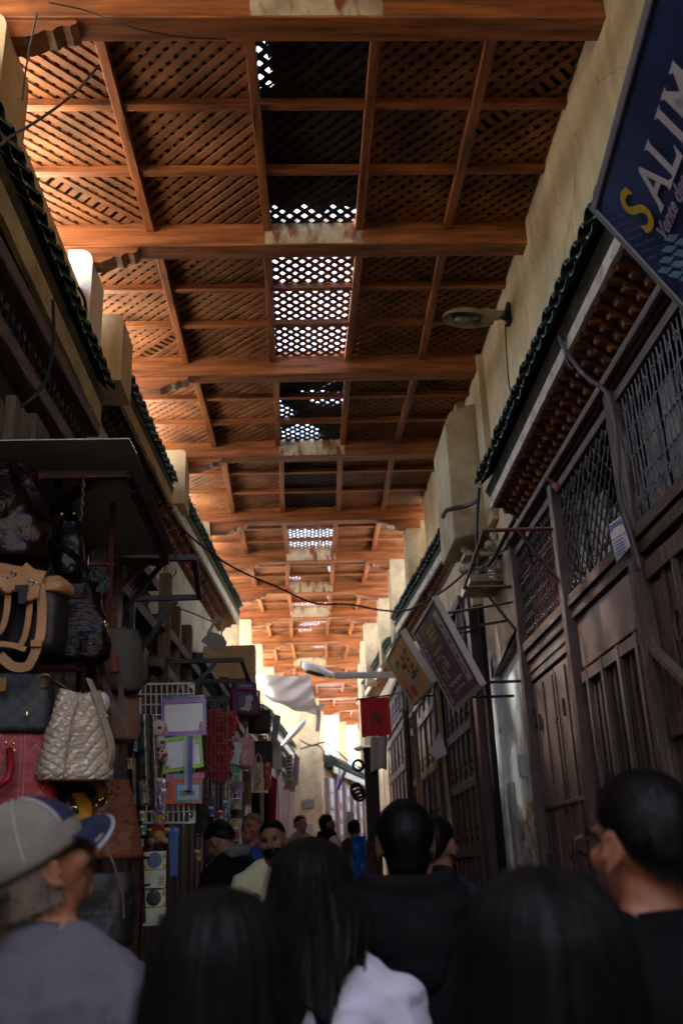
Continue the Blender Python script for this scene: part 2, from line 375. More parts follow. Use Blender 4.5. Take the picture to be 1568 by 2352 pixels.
pier(-1.5, -1.26, 9.85, 10.25, 5.4, 6.045, 'ochre pier between the second and third left tiled eaves', M_plaster, .05)
pier(-1.44, -1.22, 12.2, 12.5, 5.5, 6.045, 'narrow bright pier above the long left tiled eave', M_plaster2, .02)
for k, y in enumerate(BEAMS[7:]):
    x = xl(y)
    if y > 15: pier(x-.1, x+.2, y-.115, y+.16, 4.2, 6.045, ORD[k]+' bright pier of the receding left row, counted from the near end', M_plaster2, .03, 'far left piers in a row')
for k, (y, xa, xb) in enumerate(((12.4, 1.44, 1.76), (14.15, 1.36, 1.70), (15.95, 1.31, 1.62), (17.68, 1.16, 1.54))):
    pier(xa, xb, y-.095, y+.32, 4.8, 6.045, ['first', 'second', 'third', 'fourth'][k]+' tall sunlit cream pier on the right wall top, counted from the near end', M_plaster2, 0)
for k, y in enumerate(BEAMS[10:]):
    x = xr(y); pier(x-.26, x+.05, y-.095, y+.22, 3.7, 6.045, ORD[k]+' bright pier of the far right row past the flag, from the near end', M_plaster2, .02, 'far right piers in a row')
# chamfered block on the right
g = MB(); g.prism([Vector((a, 8.42, b)) for a, b in [(1.43, 4.42), (1.425, 5.60), (1.49, 5.75), (1.86, 5.90), (1.86, 4.52)]], (0, .85, 0))
tag(g.build('plaster_block', M_plaster2, bevel=.02), 'pale chamfered plaster block jutting from the right wall at the end of the long eave', 'pier')
g = MB(); g.box(1.74, 1.86, 8.1, 8.41, 4.5, 6.2); tag(g.build('plaster_return', M_plaster), 'ochre wall return beside the chamfered plaster block', 'wall')

# ---------------------------------------------------------------- tiled eaves
def eave(name, label, A, B, side, zf, hf, ztile, wallx, zwall, over=.10, pitch=.155, dark=False, mf=None, rows=3, corb=True):
    """A,B=(x,y) of the fascia's lower outer edge; side=-1 eave on the left wall (wall lies towards -x)"""
    root = thing(name, label, 'tiled eave', (A[0], A[1], zf), 'green tiled eaves along the lane')
    A = Vector((A[0], A[1], 0)); B = Vector((B[0], B[1], 0)); d = (B-A); L = d.length; d.normalize()
    inn = Vector((-d.y, d.x, 0)); inn = inn if inn.x*side > 0 else -inn
    mf = mf or M_fascia
    g = MB(); th = .035
    nseg = max(4, int(L/.12))
    rings = []
    for k in range(nseg+1):
        p = A+d*(L*k/nseg); jb = .006*noise.noise(p*9)+.004*rnd.uniform(-1, 1)
        rings.append([p+Vector((0, 0, zf+jb)), p+Vector((0, 0, zf+hf)), p+inn*th+Vector((0, 0, zf+hf)), p+inn*th+Vector((0, 0, zf+jb))])
    g.loft(rings); g.build('fascia', mf, root)
    D = abs(wallx(A.y)-A.x)
    if corb:
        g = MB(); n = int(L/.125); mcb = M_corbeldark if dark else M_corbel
        for k in range(n):
            p0 = A+d*(L*(k+.5)/n)
            depth = abs(wallx(p0.y)-p0.x)
            for r in range(rows):
                x0 = depth*(r/rows)*.92+th*.5
                zt = zf+hf*.5-.05*r; hh = .062; wd = .044
                # a rafter-like block with a rounded nose
                prof = []
                for q in range(5):
                    a = PI/2*q/4; prof.append((x0+.03-.03*math.sin(a), zt-hh+.03-.03*math.cos(a)))
                prof = [(depth, zt-hh)]+prof+[(x0, zt), (depth, zt)]
                g.prism([p0-d*wd/2+inn*a+Vector((0, 0, b+rnd.uniform(-.002, .002))) for a, b in prof], d*wd)
        g.build('corbel_course', mcb, root)
        g = MB()
        rings = []
        for k in range(nseg+1):
            p = A+d*(L*k/nseg); depth = abs(wallx(p.y)-p.x); z = zf+hf*.5+.002
            rings.append([p+inn*th+Vector((0, 0, z)), p+inn*th+Vector((0, 0, z+.02)), p+inn*depth+Vector((0, 0, z+.02)), p+inn*depth+Vector((0, 0, z-.05*rows)), p+inn*(depth-.02)+Vector((0, 0, z-.05*rows))])
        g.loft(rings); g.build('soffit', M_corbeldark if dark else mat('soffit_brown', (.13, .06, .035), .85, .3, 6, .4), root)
    # tiles: covers over pans, each pair a real curved clay section
    g = MB(); n = int(L/pitch)
    for k in range(n):
        for kind in (0, 1):
            pc = A+d*(L*(k+.25+.5*kind)/n)
            depth = abs(wallx(pc.y)-pc.x); r0, r1 = (.062, .048) if kind else (.058, .046)
            out0 = -over-(.02 if kind else 0)+rnd.uniform(-.008, .008); tilt = rnd.uniform(-.004, .004)
            R = []; nn = 7
            for t in (0, .5, 1):
                u = out0+(depth-out0)*t; z = ztile+(zwall-ztile)*t+(.028 if kind else 0)+tilt
                ro = (r0+(r1-r0)*t)*(1 if kind else 1)
                ring = []
                for q in range(nn):
                    a = PI*q/(nn-1); ring.append(pc+inn*u+d*(-math.cos(a)*ro)+Vector((0, 0, z+(math.sin(a)*ro*.85 if kind else -math.sin(a)*ro*.6))))
                for q in range(nn-1, -1, -1):
                    a = PI*q/(nn-1); ri = ro-.013; ring.append(pc+inn*u+d*(-math.cos(a)*ri)+Vector((0, 0, z+(math.sin(a)*ri*.85 if kind else -math.sin(a)*ri*.6))))
                R.append(ring)
            N = len(R[0]); g.cur = 0; g.loft(R, caps=False)
            g.cur = 1; g.add(R[0], [(q, q+1, N-2-q, N-1-q) for q in range(nn-1)])
    g.build('roof_tiles', [M_greentile, M_tilerim], root, smooth=False)
    # dark brown-green bedding under the tiles
    g = MB(); rings = []
    for k in range(nseg+1):
        p = A+d*(L*k/nseg); depth = abs(wallx(p.y)-p.x)
        rings.append([p+inn*.004+Vector((0, 0, zf+hf+.001)), p-inn*over*.35+Vector((0, 0, ztile-.038)), p+inn*depth+Vector((0, 0, zwall-.02)), p+inn*depth+Vector((0, 0, zf+hf+.001))])
    g.loft(rings); g.build('bedding', mat('dark_bedding', (.07, .065, .035), .95, .4, 12, .6), root)
    return root
eave('tiled_eave', 'long green tiled eave with white fascia and brown corbels, nearest on the right', (1.55, .6), (1.57, 7.33), 1, 4.315, .085, 4.50, lambda y: 1.8, 4.80)
eave('tiled_eave', 'near left green tiled eave with dark underside above the tin awning', (-1.42, -1), (-1.41, 6.25), -1, 4.60, .16, 4.86, lambda y: -1.6, 5.12, dark=True, mf=M_fasciay, over=.07)
WL = lambda y: -1.72+.1*(y-6.63)/3.17 if y < 9.8 else -1.62+.28*(y-9.8)/5.5
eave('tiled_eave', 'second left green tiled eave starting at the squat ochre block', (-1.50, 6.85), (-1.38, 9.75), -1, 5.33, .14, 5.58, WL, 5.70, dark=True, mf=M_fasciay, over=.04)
eave('tiled_eave', 'long left green tiled eave with rows of small brown corbels running deep down the lane', (-1.36, 9.9), (-1.01, 15.1), -1, 5.33, .13, 5.60, WL, 5.76, over=.04, mf=M_fascia, pitch=.17)
WR = lambda y: 1.70 if y < 12 else 1.64-.22*(y-12)/7.5
eave('tiled_eave', 'second right green tiled eave just past the chamfered plaster block', (1.60, 9.6), (1.36, 13.7), 1, 4.78, .10, 4.98, WR, 5.06, over=.05)
eave('tiled_eave', 'third right green tiled eave above the red flag', (1.42, 15.2), (1.22, 19.2), 1, 4.82, .10, 5.03, WR, 5.12, over=.05)

WF = lambda y: -1.12+.2*(y-15.31)/3.69 if y < 19 else -.92+.5*(y-19)/7
eave('tiled_eave', 'far left tiled eave in bright light leading to the ochre end wall', (-.98, 15.6), (-.72, 19.2), -1, 4.0, .12, 4.25, WF, 4.42, over=.06, corb=True)
eave('tiled_eave', 'farthest left tiled eave ending at the ochre end wall', (-.74, 19.6), (-.28, 25.8), -1, 4.35, .14, 4.62, WF, 4.80, over=.06, corb=False, pitch=.22)

cr = random.Random(8)
def crack(g, x, y, z, n, L, ax):
    p = Vector((x, y, z)); a = cr.uniform(-.6, .6)+PI/2
    for k in range(n):
        q = p+Vector((0, math.cos(a)*L, -math.sin(a)*L)); w_ = .0035*(1-k/n)+.001
        g.add([p+Vector((ax, -w_, 0)), p+Vector((ax, w_, 0)), q+Vector((ax, w_*.8, 0)), q+Vector((ax, -w_*.8, 0))], [(0, 1, 2, 3)]); p = q; a += cr.uniform(-.7, .7); a = min(2.6, max(.5, a))
house = [o for o in C.objects if o.get('label', '').startswith('near right house')][0]
g = MB()
for k in range(26): crack(g, 1.8, cr.uniform(2.6, 8.6), cr.uniform(5.0, 6.1), cr.randint(5, 14), .05, -.0015)
g.build('plaster_cracks', mat('crack_shadow', (.16, .11, .06), .95), house)

# ================================================================ shop fronts on the right
def V(*a): return Vector(a)
shop = thing('shop_facade', 'tall brown shop front with three iron grilles over closed doors, nearest on the right', 'shop front', (1.8, 6, 0))
g = MB()
g.box(1.74, 1.86, -2, 7.62, 4.02, 4.14); g.box(1.70, 1.735, -2, 7.62, 4.04, 4.09); g.box(1.76, 1.84, -2, 7.62, 3.94, 4.0)
g.build('top_rail', mat('dusty_brown_rail', (.15, .10, .085), .5, .3, 5, .3, stretch=(6, .5, 6)), shop, bevel=.006)
g = MB(); g.box(1.745, 1.85, -2, 7.6, 3.13, 3.20); g.box(1.765, 1.84, -2, 7.6, 3.05, 3.12); g.build('transom', M_oldwoody, shop, bevel=.005)
g = MB(); g.box(1.79, 1.83, 4.85, 6.1, 2.72, 3.045); g.box(1.785, 1.83, 6.2, 7.5, 2.9, 3.04); g.box(1.775, 1.79, 6.2, 7.5, 2.96, 2.98); g.build('fascia_board', M_brownmetal, shop, bevel=.004)
for y in (4.76, 6.12, 7.52):
    g = MB(); g.box(1.725, 1.86, y-.045, y+.045, 0, 4.02 if y < 7 else 4.1); g.build('post', M_oldwood if y < 5 else mat('brown_steel_post', (.12, .08, .068), .5, .25, 7, .3), shop, bevel=.006)
def scroll(g, c, r, ax, flip=1, rad=.005, turns=1.4):
    pts = []
    for k in range(14):
        t = k/13*turns*2*PI; rr = r*(1-.72*k/13)
        pts.append(c+V(0, flip*rr*math.cos(t)*ax, rr*math.sin(t)))
    g.tube(pts, rad, 4)
# grille 1: dense straight bars with scroll tops
g = MB(); r2 = random.Random(3)
ya, yb, za, zb = 2.2, 4.70, 3.22, 3.93
for k in range(int((yb-ya)/.055)):
    y = ya+.055*(k+.5); g.tube([(1.78, y, za), (1.78, y+.004, zb)], .0045, 4, False)
    if k % 2: 
        for z in (za+.09, zb-.09): scroll(g, V(1.775, y+.027, z), .033, 1, 1 if k % 4 == 1 else -1)
    else:
        g.tube([V(1.775, y+.027*math.sin(q/10*4*PI), za+(zb-za)*q/10*1.0) for q in range(11)], .0035, 4, False)
for z in (za+.2, zb-.2, (za+zb)/2): g.tube([(1.785, ya, z), (1.785, yb, z)], .006, 4, False)
g.build('scroll_grille', M_ironl, shop)
# grille 2: crossed diagonal lattice
g = MB(); ya, yb = 4.83, 6.06
def diag(g, ya, yb, za, zb, p, r, x):
    H = zb-za; k = ya-H
    while k < yb:
        for s in (1, -1):
            a = (k, za) if s > 0 else (k, zb); b = (k+H, zb) if s > 0 else (k+H, za)
            t0 = max(0, (ya-k)/H); t1 = min(1, (yb-k)/H)
            if t1 > t0: g.tube([(x+.004*s, a[0]+(b[0]-a[0])*t0, a[1]+(b[1]-a[1])*t0), (x+.004*s, a[0]+(b[0]-a[0])*t1, a[1]+(b[1]-a[1])*t1)], r, 4, False)
        k += p
diag(g, ya, yb, 3.22, 3.93, .115, .0055, 1.785)
for k in range(10):
    y = ya+.06+k*.123
    scroll(g, V(1.78, y, 3.87), .04, 1, 1 if k % 2 else -1); scroll(g, V(1.78, y, 3.27), .04, 1, -1 if k % 2 else 1)
    scroll(g, V(1.78, y, 3.78), .025, 1, 1 if k % 2 else -1)
g.build('lattice_grille', mat('blackened_iron', (.045, .045, .05), .45, .3, 20, .3, metal=.3), shop)
# grille 3: ornate bars with red cloth behind
g = MB(); ya, yb = 6.18, 7.46
for k in range(int((yb-ya)/.07)):
    y = ya+.07*(k+.5); g.tube([(1.78, y, 3.22), (1.78, y, 3.93)], .005, 4, False)
    for q in range(7): scroll(g, V(1.775, y+.03*(1 if q % 2 else -1), 3.27+.1*q), .03, 1, 1 if q % 2 else -1, .0045, 1.1)
g.build('ornate_grille', M_iron, shop)
g = MB(); g.box(1.86, 1.875, 6.18, 7.46, 3.2, 3.95); g.build('red_backing', mat('faded_red_backing', (.22, .045, .04), .8, .5, 5, .3), shop)
g = MB()
for k in range(16):
    y = 2.3+k*.24; g.box(1.86+.01*(k % 3), 1.885+.01*(k % 3), y, y+r2.uniform(.12, .2), 3.22, 3.22+r2.uniform(.3, .68))
g.build('glazing_patches', mat('dusty_pane', (.30, .29, .25), .5, .3, 3, .2), shop)
# double metal door
for k, (a, b) in enumerate(((6.18, 6.82), (6.84, 7.46))):
    g = MB(); g.box(1.80, 1.83, a, b, 0, 2.88)
    g.box(1.79, 1.80, a+.02, a+.05, .05, 2.84); g.box(1.79, 1.80, b-.05, b-.02, .05, 2.84); g.box(1.785, 1.80, (a+b)/2-.008, (a+b)/2+.008, .05, 2.84); g.box(1.782, 1.80, a, b, 1.93, 1.96)
    d_ = g.build('door_leaf', M_brownmetal, shop, bevel=.004)
    for z in (.5, 1.55, 2.62): g = MB(); g.box(1.772, 1.80, (b-.03 if k else a+.0), (b+.02 if k else a+.04), z-.07, z+.07); g.build('hinge', M_iron, d_)
    g = MB(); g.box(1.775, 1.79, (b-.17 if k else a+.4), (b-.13 if k else a+.43), 2.5, 2.62); g.build('vent_slot', M_iron, d_)
    g = MB(); g.tube([(1.775, 6.79, 1.9), (1.765, 6.80, 1.86), (1.775, 6.83, 1.9)], .006, 6); 
    for z in (2.5, 1.6): g.tube([(1.776, 6.84, z), (1.768, 6.8, z-.015), (1.77, 6.72, z+.012), (1.776, 6.66, z-.01)], .005, 6)
    if not k: g.build('latch', M_iron, d_)
# folding slatted gate
g = MB()
for k in range(24):
    y = 4.84+k*.052; g.box(1.80+(.012 if k % 2 else 0), 1.815+(.012 if k % 2 else 0), y, y+.034, 0, 2.70)
gt = g.build('slatted_gate', mat('dark_slat_wood', (.075, .052, .042), .6, .4, 8, .3, stretch=(6, 6, .6)), shop)
g = MB()
for z in (1.93, 2.66): g.box(1.775, 1.799, 4.82, 6.07, z-.035, z+.035)
for y in (4.98, 5.3, 5.62, 5.94): g.box(1.77, 1.798, y-.022, y+.022, .05, 2.7)
g.build('gate_rail', M_brownmetal, gt, bevel=.003)
# old carved door panel nearest the camera
g = MB(); g.box(1.80, 1.84, 2.2, 4.71, 0, 3.05); dn = g.build('carved_door', M_oldwood, shop)
g = MB()
for y0 in [2.3+.40*k for k in range(6)]:
    g.box(1.772, 1.80, y0, y0+.045, .05, 3.0); g.box(1.782, 1.80, y0+.18, y0+.20, .05, 3.0)
for z in (.9, 1.75, 2.15, 2.95): g.box(1.768, 1.7995, 2.25, 4.68, z-.05, z+.05)
g.build('carved_moulding', M_oldwood, dn, bevel=.006)
g = MB()
for k in range(6):
    for z in (1.3, 2.32, 2.6):
        c = V(1.79, 2.42+.40*k, z); g.tube([c+V(0, .05*math.cos(t)-.02, .085*math.sin(t)) for t in [q/8*2*PI for q in range(9)]], .012, 5)
g.build('oval_moulding', M_oldwood, dn)
g = MB(); p0, p1 = onX(1480, 1470, 1.77), onX(1600, 1590, 1.72); g.bar(p0, p1, .05, .03)
tag(g.build('wooden_prop', mat('pale_prop_wood', (.2, .16, .11), .8, .3, 5, .3)), 'pale diagonal timber prop leaning on the carved door nearest the camera', 'plank')
# notice pasted on the post
g = MB(); a, b, c_, d_ = onX(1397, 1205, 1.70), onX(1424, 1186, 1.71), onX(1446, 1255, 1.70), onX(1415, 1292, 1.69)
m_ = onX(1403, 1242, 1.69); m2 = onX(1436, 1220, 1.69)
g.slab([a, b, m2, m_], .002); g.slab([m_+V(0, 0, -.004), m2+V(0, 0, -.004), c_, d_], .002)
pn = g.build('paper_notice', mat('white_notice', (.72, .73, .76), .7, .1, 5, .1))
tag(pn, 'creased white and blue paper notice taped below the lattice grille on the right', 'notice')
g = MB(); g.slab([a*.86+m_*.14+V(-.004, 0, 0), b*.86+m2*.14+V(-.004, 0, 0), b*.62+m2*.38+V(-.004, 0, 0), a*.62+m_*.38+V(-.004, 0, 0)], .001)
for k in range(5):
    t = .18+.14*k; g.slab([m_*(1-t)+d_*t+V(-.004, .0, 0)+(m2-m_)*.15, m_*(1-t)+d_*t+V(-.004, 0, 0)+(m2-m_)*.75, m_*(1-t-.04)+d_*(t+.04)+V(-.004, 0, 0)+(m2-m_)*.75, m_*(1-t-.04)+d_*(t+.04)+V(-.004, 0, 0)+(m2-m_)*.15], .001)
g.build('blue_print', mat('blue_ink', (.12, .22, .50), .6, .1), pn)
# bracket frame over the doors
g = MB(); t = .014; fz = 3.70
for y, xo in ((6.13, 1.25), (7.54, 1.33)):
    g.tube([(1.79, y, fz), (xo, y, fz)], t, 6); g.tube([(1.78, y, fz-.45), (1.48, y, fz-.01)], t*.8, 6); g.tube([(1.79, y, fz+.2), (1.79, y, fz-.55)], t, 6)
g.tube([(1.25, 6.13, fz), (1.33, 7.54, fz)], t, 6); g.tube([(1.78, 6.13, fz+.02), (1.78, 7.54, fz+.02)], t*.8, 6); g.tube([(1.52, 6.13, fz), (1.78, 7.0, fz+.01)], t*.7, 6)
tag(g.build('awning_bracket', M_redpaint), 'empty oxblood iron awning bracket jutting from the right shop front', 'bracket')
g = MB(); a = onX(1270, 1107, 1.72); g.tube([a, a+V(-.05, .04, .05), a+V(-.06, -.02, .02), a+V(-.01, -.03, -.02), a+V(0, -.1, -.06)], .008, 6); g.bar(a+V(0, -.1, -.08), a+V(0, .02, -.02), .02, .03)
tag(g.build('rope_hook', mat('rusty_red', (.3, .05, .02), .6, .3)), 'small rusty red hook on the top rail of the right shop front', 'hook')

# limewashed niche pier, infill walls beyond the shop front
g = MB(); g.box(1.86, 2.015, 7.57, 9.0, -.1, 3.6); g.build('niche_back', M_grey, shop)
w2 = thing('niche_wall', 'ochre and bluish limewashed wall with a tall recess and rough stone foot, right side', 'wall', (1.8, 8.3, 0))
g = MB(); g.box(1.803, 2.03, 7.57, 9.35, 3.42, 4.25); g.build('upper_infill', M_plaster2, w2)
g = MB(); g.prism([V(1.80, 7.57, 3.42), V(1.80, 9.1, 3.42), V(1.80, 9.1, 3.22), V(1.80, 8.3, 3.34), V(1.80, 7.57, 3.5)], (.2, 0, 0)); g.build('crumbled_lintel', M_old, w2)
g = MB(); g.box(1.80, 1.99, 9.0, 9.20, 0, 3.5); g.build('limewashed_jamb', mat('pale_blue_jamb', (.78, .82, .82), .8, .15, 5, .4, dirt=((.33, .29, .2), 8, .6)), w2)
def rough(u, v):
    y = 7.6+1.42*u; z = 2.05*v; return V(1.858-.045*noise.noise(V(y*5, z*5, 1))-.02*noise.noise(V(y*17, z*17, 4)), y, z)
g = MB(); g.grid(rough, 40, 60, (.02, 0, 0)); g.build('rough_stone_foot', mat('rough_stone', (.50, .46, .37), .95, .45, 6, 1, fine=30, bdist=.02), w2)
g = MB(); g.box(1.80, 1.858, 8.2, 8.34, 2.25, 2.42); g.build('small_bracket', M_grey, w2)
g = MB(); g.box(1.82, 1.858, 8.8, 8.96, 1.55, 2.25); g.box(1.81, 1.819, 8.82, 8.94, 1.9, 2.2); g.build('meter_cover', mat('grey_blue_box', (.36, .40, .41), .6, .2), w2)
# broken masonry and fittings beneath the plaster block
g = MB(); r3 = random.Random(5)
for k in range(34):
    c = V(r3.uniform(1.52, 1.80), r3.uniform(8.2, 8.7), r3.uniform(3.98, 4.40)); g.ell(c, (r3.uniform(.03, .07), r3.uniform(.04, .09), r3.uniform(.02, .05)), Euler((r3.random(), r3.random(), r3.random())).to_matrix(), 6, 4)
g.box(1.50, 1.82, 8.15, 8.7, 3.93, 3.99); g.box(1.46, 1.80, 8.1, 8.3, 4.16, 4.19)
tag(g.build('broken_masonry', M_old), 'crumbling masonry ledge with old boards under the plaster block on the right', 'ledge')
g = MB(); c = onY(1127, 1298, 7.95)
for k in range(5): g.ell(c+V(0, 0, -.03*k), (.034+.006*(k % 2), .034+.006*(k % 2), .018), None, 10, 6)
g.tube([c+V(0, 0, .08), c+V(0, 0, -.02)], .012, 6)
tag(g.build('ceramic_insulator', mat('glazed_ceramic', (.5, .47, .42), .3, .2)), 'ribbed pale ceramic insulator hanging among wires on the right wall', 'insulator')
# tall oxblood steel post
pa, pb = 8.62, 8.82
g = MB(); g.box(1.67, 1.79, 9.34, 9.53, 0, 4.15); tag(g.build('steel_post', M_redpaint, bevel=.006), 'thick oxblood steel post between the limewashed niche and the old timber shops', 'post')

# ---------------------------------------------------------------- old timber fronts beyond the post, right side
def xw(y): return 1.70 if y < 12 else 1.62-.20*(y-12)/7.5
def old_front(name, label, y0, y1, ztop, rowz, seed, grille=True):
    r = random.Random(seed); root = thing(name, label, 'shop front', (xw(y0), y0, 0), 'old timber shop fronts on the right')
    X0 = xw((y0+y1)/2)-.03; gb = gz(y0)
    g = MB(); n = 5; dy = (y1-y0)/n
    g.box(X0, X0+.04, y0, y1, gb-.1, ztop-.55); g.build('plank_door', M_oldwood, root)
    g = MB()
    for k in range(n+1): g.box(X0-.025, X0-.0005, y0+dy*k-.03, y0+dy*k+.03, gb, ztop)
    for z in rowz: g.box(X0-.03, X0-.002, y0, y1, z-.05, z+.05)
    g.build('stile', M_oldwood, root, bevel=.005)
    g = MB()
    for k in range(n):
        for z in rowz[:-1]:
            for q in range(3):
                for h in range(2):
                    yy = y0+dy*(k+.25+.25*q); zz = z+.12+.09*h; g.box(X0-.004, X0+.001, yy-.03, yy+.03, zz-.02, zz+.025)
    g.build('cut_slots', M_dark, root)
    if grille:
        g = MB(); yy = y0
        while yy < y1: g.tube([(X0-.01, yy, ztop-.52), (X0-.01, yy, ztop-.04)], .006, 4, False); yy += .075
        g.tube([(X0-.01, y0, ztop-.3), (X0-.01, y1, ztop-.3)], .007, 4, False)
        yy = y0+.04
        while yy < y1: scroll(g, V(X0-.012, yy, ztop-.12), .035, 1, 1, .005); scroll(g, V(X0-.012, yy, ztop-.42), .035, 1, -1, .005); yy += .09
        g.build('iron_grille', M_ironl, root)
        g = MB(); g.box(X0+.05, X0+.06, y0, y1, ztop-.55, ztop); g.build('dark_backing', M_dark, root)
    g = MB(); g.box(X0-.05, X0+.06, y0-.02, y1+.02, ztop, ztop+.09); g.box(X0-.035, X0+.05, y0-.02, y1+.02, ztop-.58, ztop-.52); g.build('lintel', mat('maroon_lintel', (.12, .05, .045), .6, .3, 6, .3, stretch=(6, .6, 6)), root, bevel=.006)
    return root
old_front('shop_facade', 'worn brown timber shop front with small cut slots, behind the leaning brown poster board', 9.62, 11.3, 4.12, [.9, 1.7, 2.35, 2.9, 3.5], 1)
old_front('shop_facade', 'second old timber front with rounded arched rails, behind the yellow board', 11.5, 14.2, 4.2, [1.2, 2.0, 2.7, 3.4], 2)
old_front('shop_facade', 'farthest old timber front behind the red flag', 14.4, 17.4, 4.3, [1.5, 2.3, 3.0, 3.6], 3)
for x0, y0, x1, y1, Yd, w_, lab in ((950, 1635, 968, 1880, 10.6, .05, 'pale upright timber pole under the yellow board'), (1003, 1585, 1040, 1960, 9.0, .035, 'thin pale batten upright below the brown poster board')):
    a = onY(x0, y0, Yd); b = onY(x1, y1, Yd-.05); g = MB(); g.bar(a, b, w_, w_); tag(g.build('timber_pole', mat('raw_timber', (.27, .17, .085), .75, .3, 6, .3, stretch=(6, 6, .5))), lab, 'pole', 'pale poles against the right shops')
a = onY(835, 1725, 14.2); b = onY(866, 1725, 14.2)
g = MB(); g.box(a.x, b.x, 14.15, 14.28, gz(14), a.z); g.box(a.x-.01, b.x+.01, 14.12, 14.31, a.z-.001, a.z+.05); tag(g.build('door_leaf_open', mat('black_brown_wood', (.035, .022, .016), .6, .3, 5, .3, stretch=(6, 6, .6))), 'black-brown upright door edge standing out into the lane by the bright far end', 'door')
# leaning paper, dark cloth
g = MB(); q = [onY(x, y, 8.7) for x, y in ((1008, 1681), (1024, 1722), (1026, 1732), (1002, 1745), (985, 1728))]; g.prism(q, (0, .004, 0)); tag(g.build('paper_scrap', mat('grey_paper', (.42, .40, .41), .8, .2, 8, .2)), 'crumpled pale paper pinned below the brown poster board', 'paper')
def drape(u, v): 
    p = onY(905-34*u, 1672+95*v+30*u*(1-v), 12.6+1.6*u); return p+V(-.05*math.sin(9*u)-.1, .0, -.04*math.sin(5*u+3*v))
g = MB(); g.grid(drape, 24, 20, (.004, 0, 0)); tag(g.build('dark_cloth', mat('dark_grey_cloth', (.06, .052, .055), .9, .3, 8, .3, sheen=.3), smooth=True), 'dark grey cloth slung from the right shop fronts beside the flag', 'cloth')

# ---------------------------------------------------------------- sign boards (flat boards leaning out from the wall)
def boardframe(TL, az, el, ps):
    u = V(math.cos(az)*math.cos(el), math.sin(az)*math.cos(el), math.sin(el)); r = u.cross(V(0, 0, 1)).normalized(); dn = r.cross(u)
    if dn.z > 0: dn = -dn
    v = dn*math.cos(ps)+r*math.sin(ps); n = u.cross(v).normalized()
    if n.x > 0: n = -n
    return V(*TL), u, v, n
def face_rect(g, F, a0, a1, b0, b1, off=.003, th=.0015):
    P, u, v, n = F; q = [P+u*a0+v*b0, P+u*a1+v*b0, P+u*a1+v*b1, P+u*a0+v*b1]; g.prism([p+n*off for p in q], n*th)
def face_text(g, F, txt, a, b, size, off=.004, shear=0, bold=0, rot=0, sx=1):
    cu = bpy.data.curves.new('t', 'FONT'); cu.body = txt; cu.size = size; cu.extrude = .001; cu.offset = bold; cu.shear = shear; cu.resolution_u = 6
    ob = bpy.data.objects.new('t', cu); C.objects.link(ob); dg = bpy.context.evaluated_depsgraph_get(); me = ob.evaluated_get(dg).to_mesh()
    P, u, v, n = F; cr, sr = math.cos(rot), math.sin(rot)
    vs = []
    for q in me.vertices:
        x, y = q.co.x*sx, q.co.y; x, y = x*cr-y*sr, x*sr+y*cr
        vs.append(P+u*(a+x)+v*(b-y)+n*(off+.001+q.co.z))
    g.add(vs, [tuple(p.vertices) for p in me.polygons]); wmax = max(q.co.x for q in me.vertices)*sx if len(me.vertices) else 0
    bpy.data.objects.remove(ob); bpy.data.curves.remove(cu); return wmax
def signboard(name, label, F, w_, h_, face, frame_m, th=.04, fw=.02):
    P, u, v, n = F; root = thing(name, label, 'sign', tuple(P))
    g = MB(); g.prism([P, P+u*w_, P+u*w_+v*h_, P+v*h_], -n*th); g.build('panel', face, root)
    g = MB()
    for a, b, c, d in ((-fw, w_+fw, -fw, 0), (-fw, w_+fw, h_, h_+fw), (-fw, 0, 0, h_), (w_, w_+fw, 0, h_)):
        g.prism([P+u*a+v*c+n*.008, P+u*b+v*c+n*.008, P+u*b+v*d+n*.008, P+u*a+v*d+n*.008], -n*(th+.018))
    g.build('frame', frame_m, root, bevel=.003)
    for t in (.2, .8):
        for f_, dz in ((.1, .1), (.95, 0)): g = MB(); a = P+u*w_*t+v*h_*f_-n*th; g.tube([a, V(1.80, a.y, a.z+dz)], .012, 6); g.build('stay', M_iron, root)
    return root
M_alu = mat('dull_aluminium', (.30, .34, .40), .45, .1, 20, .1, metal=.5)
# navy sign with gold and silver letters
F1_ = boardframe((1.076, 2.769, 3.72), math.radians(-96), 0, math.radians(-30))
s1 = signboard('shop_sign', 'large navy shop sign with a gold S and silver letters, top right corner', F1_, 1.3, .66, mat('navy_vinyl', (.02, .055, .22), .3, .5, 2.2, .05), M_alu, .05, .028)
def serif_word(g, F, b, H, items):
    P, u, v, n = F
    for ch, x, sx in items:
        wv = face_text(g, F, ch, x, b, H/.70, .004, 0, .0012, 0, sx)
        def ser(cx, top, L=.026):
            z = b-H if top else b; s_ = 1 if top else -1
            g.prism([p+n*.0045 for p in (P+u*(cx-L)+v*z, P+u*(cx+L)+v*z, P+u*(cx+.012)+v*(z+s_*.012), P+u*(cx-.012)+v*(z+s_*.012))], n*.0012)
        st = x+.17*H*sx
        if ch == 'L': ser(st, True); ser(st, False); g.prism([p+n*.0045 for p in (P+u*(x+wv)+v*b, P+u*(x+wv+.006)+v*(b-H*.3), P+u*(x+wv-.02)+v*(b-.014))], n*.0012)
        if ch == 'I': ser(st, True, .032); ser(st, False, .032)
        if ch == 'A': ser(x+.008, False, .022); ser(x+wv-.008, False, .03)
        if ch == 'M': ser(st, True); ser(st, False); ser(x+wv-.02, False); ser(x+wv-.02, True)
g = MB(); face_text(g, F1_, 'S', .122, .250, .235, .005, 0, .002, 0, 1.0)
P, u, v, n = F1_
for cx, cz in ((.225, .305+.02), (.195, .60)):
    pass
g.build('gold_letter', mat('gold_vinyl', (.62, .44, .03), .4, .1), s1)
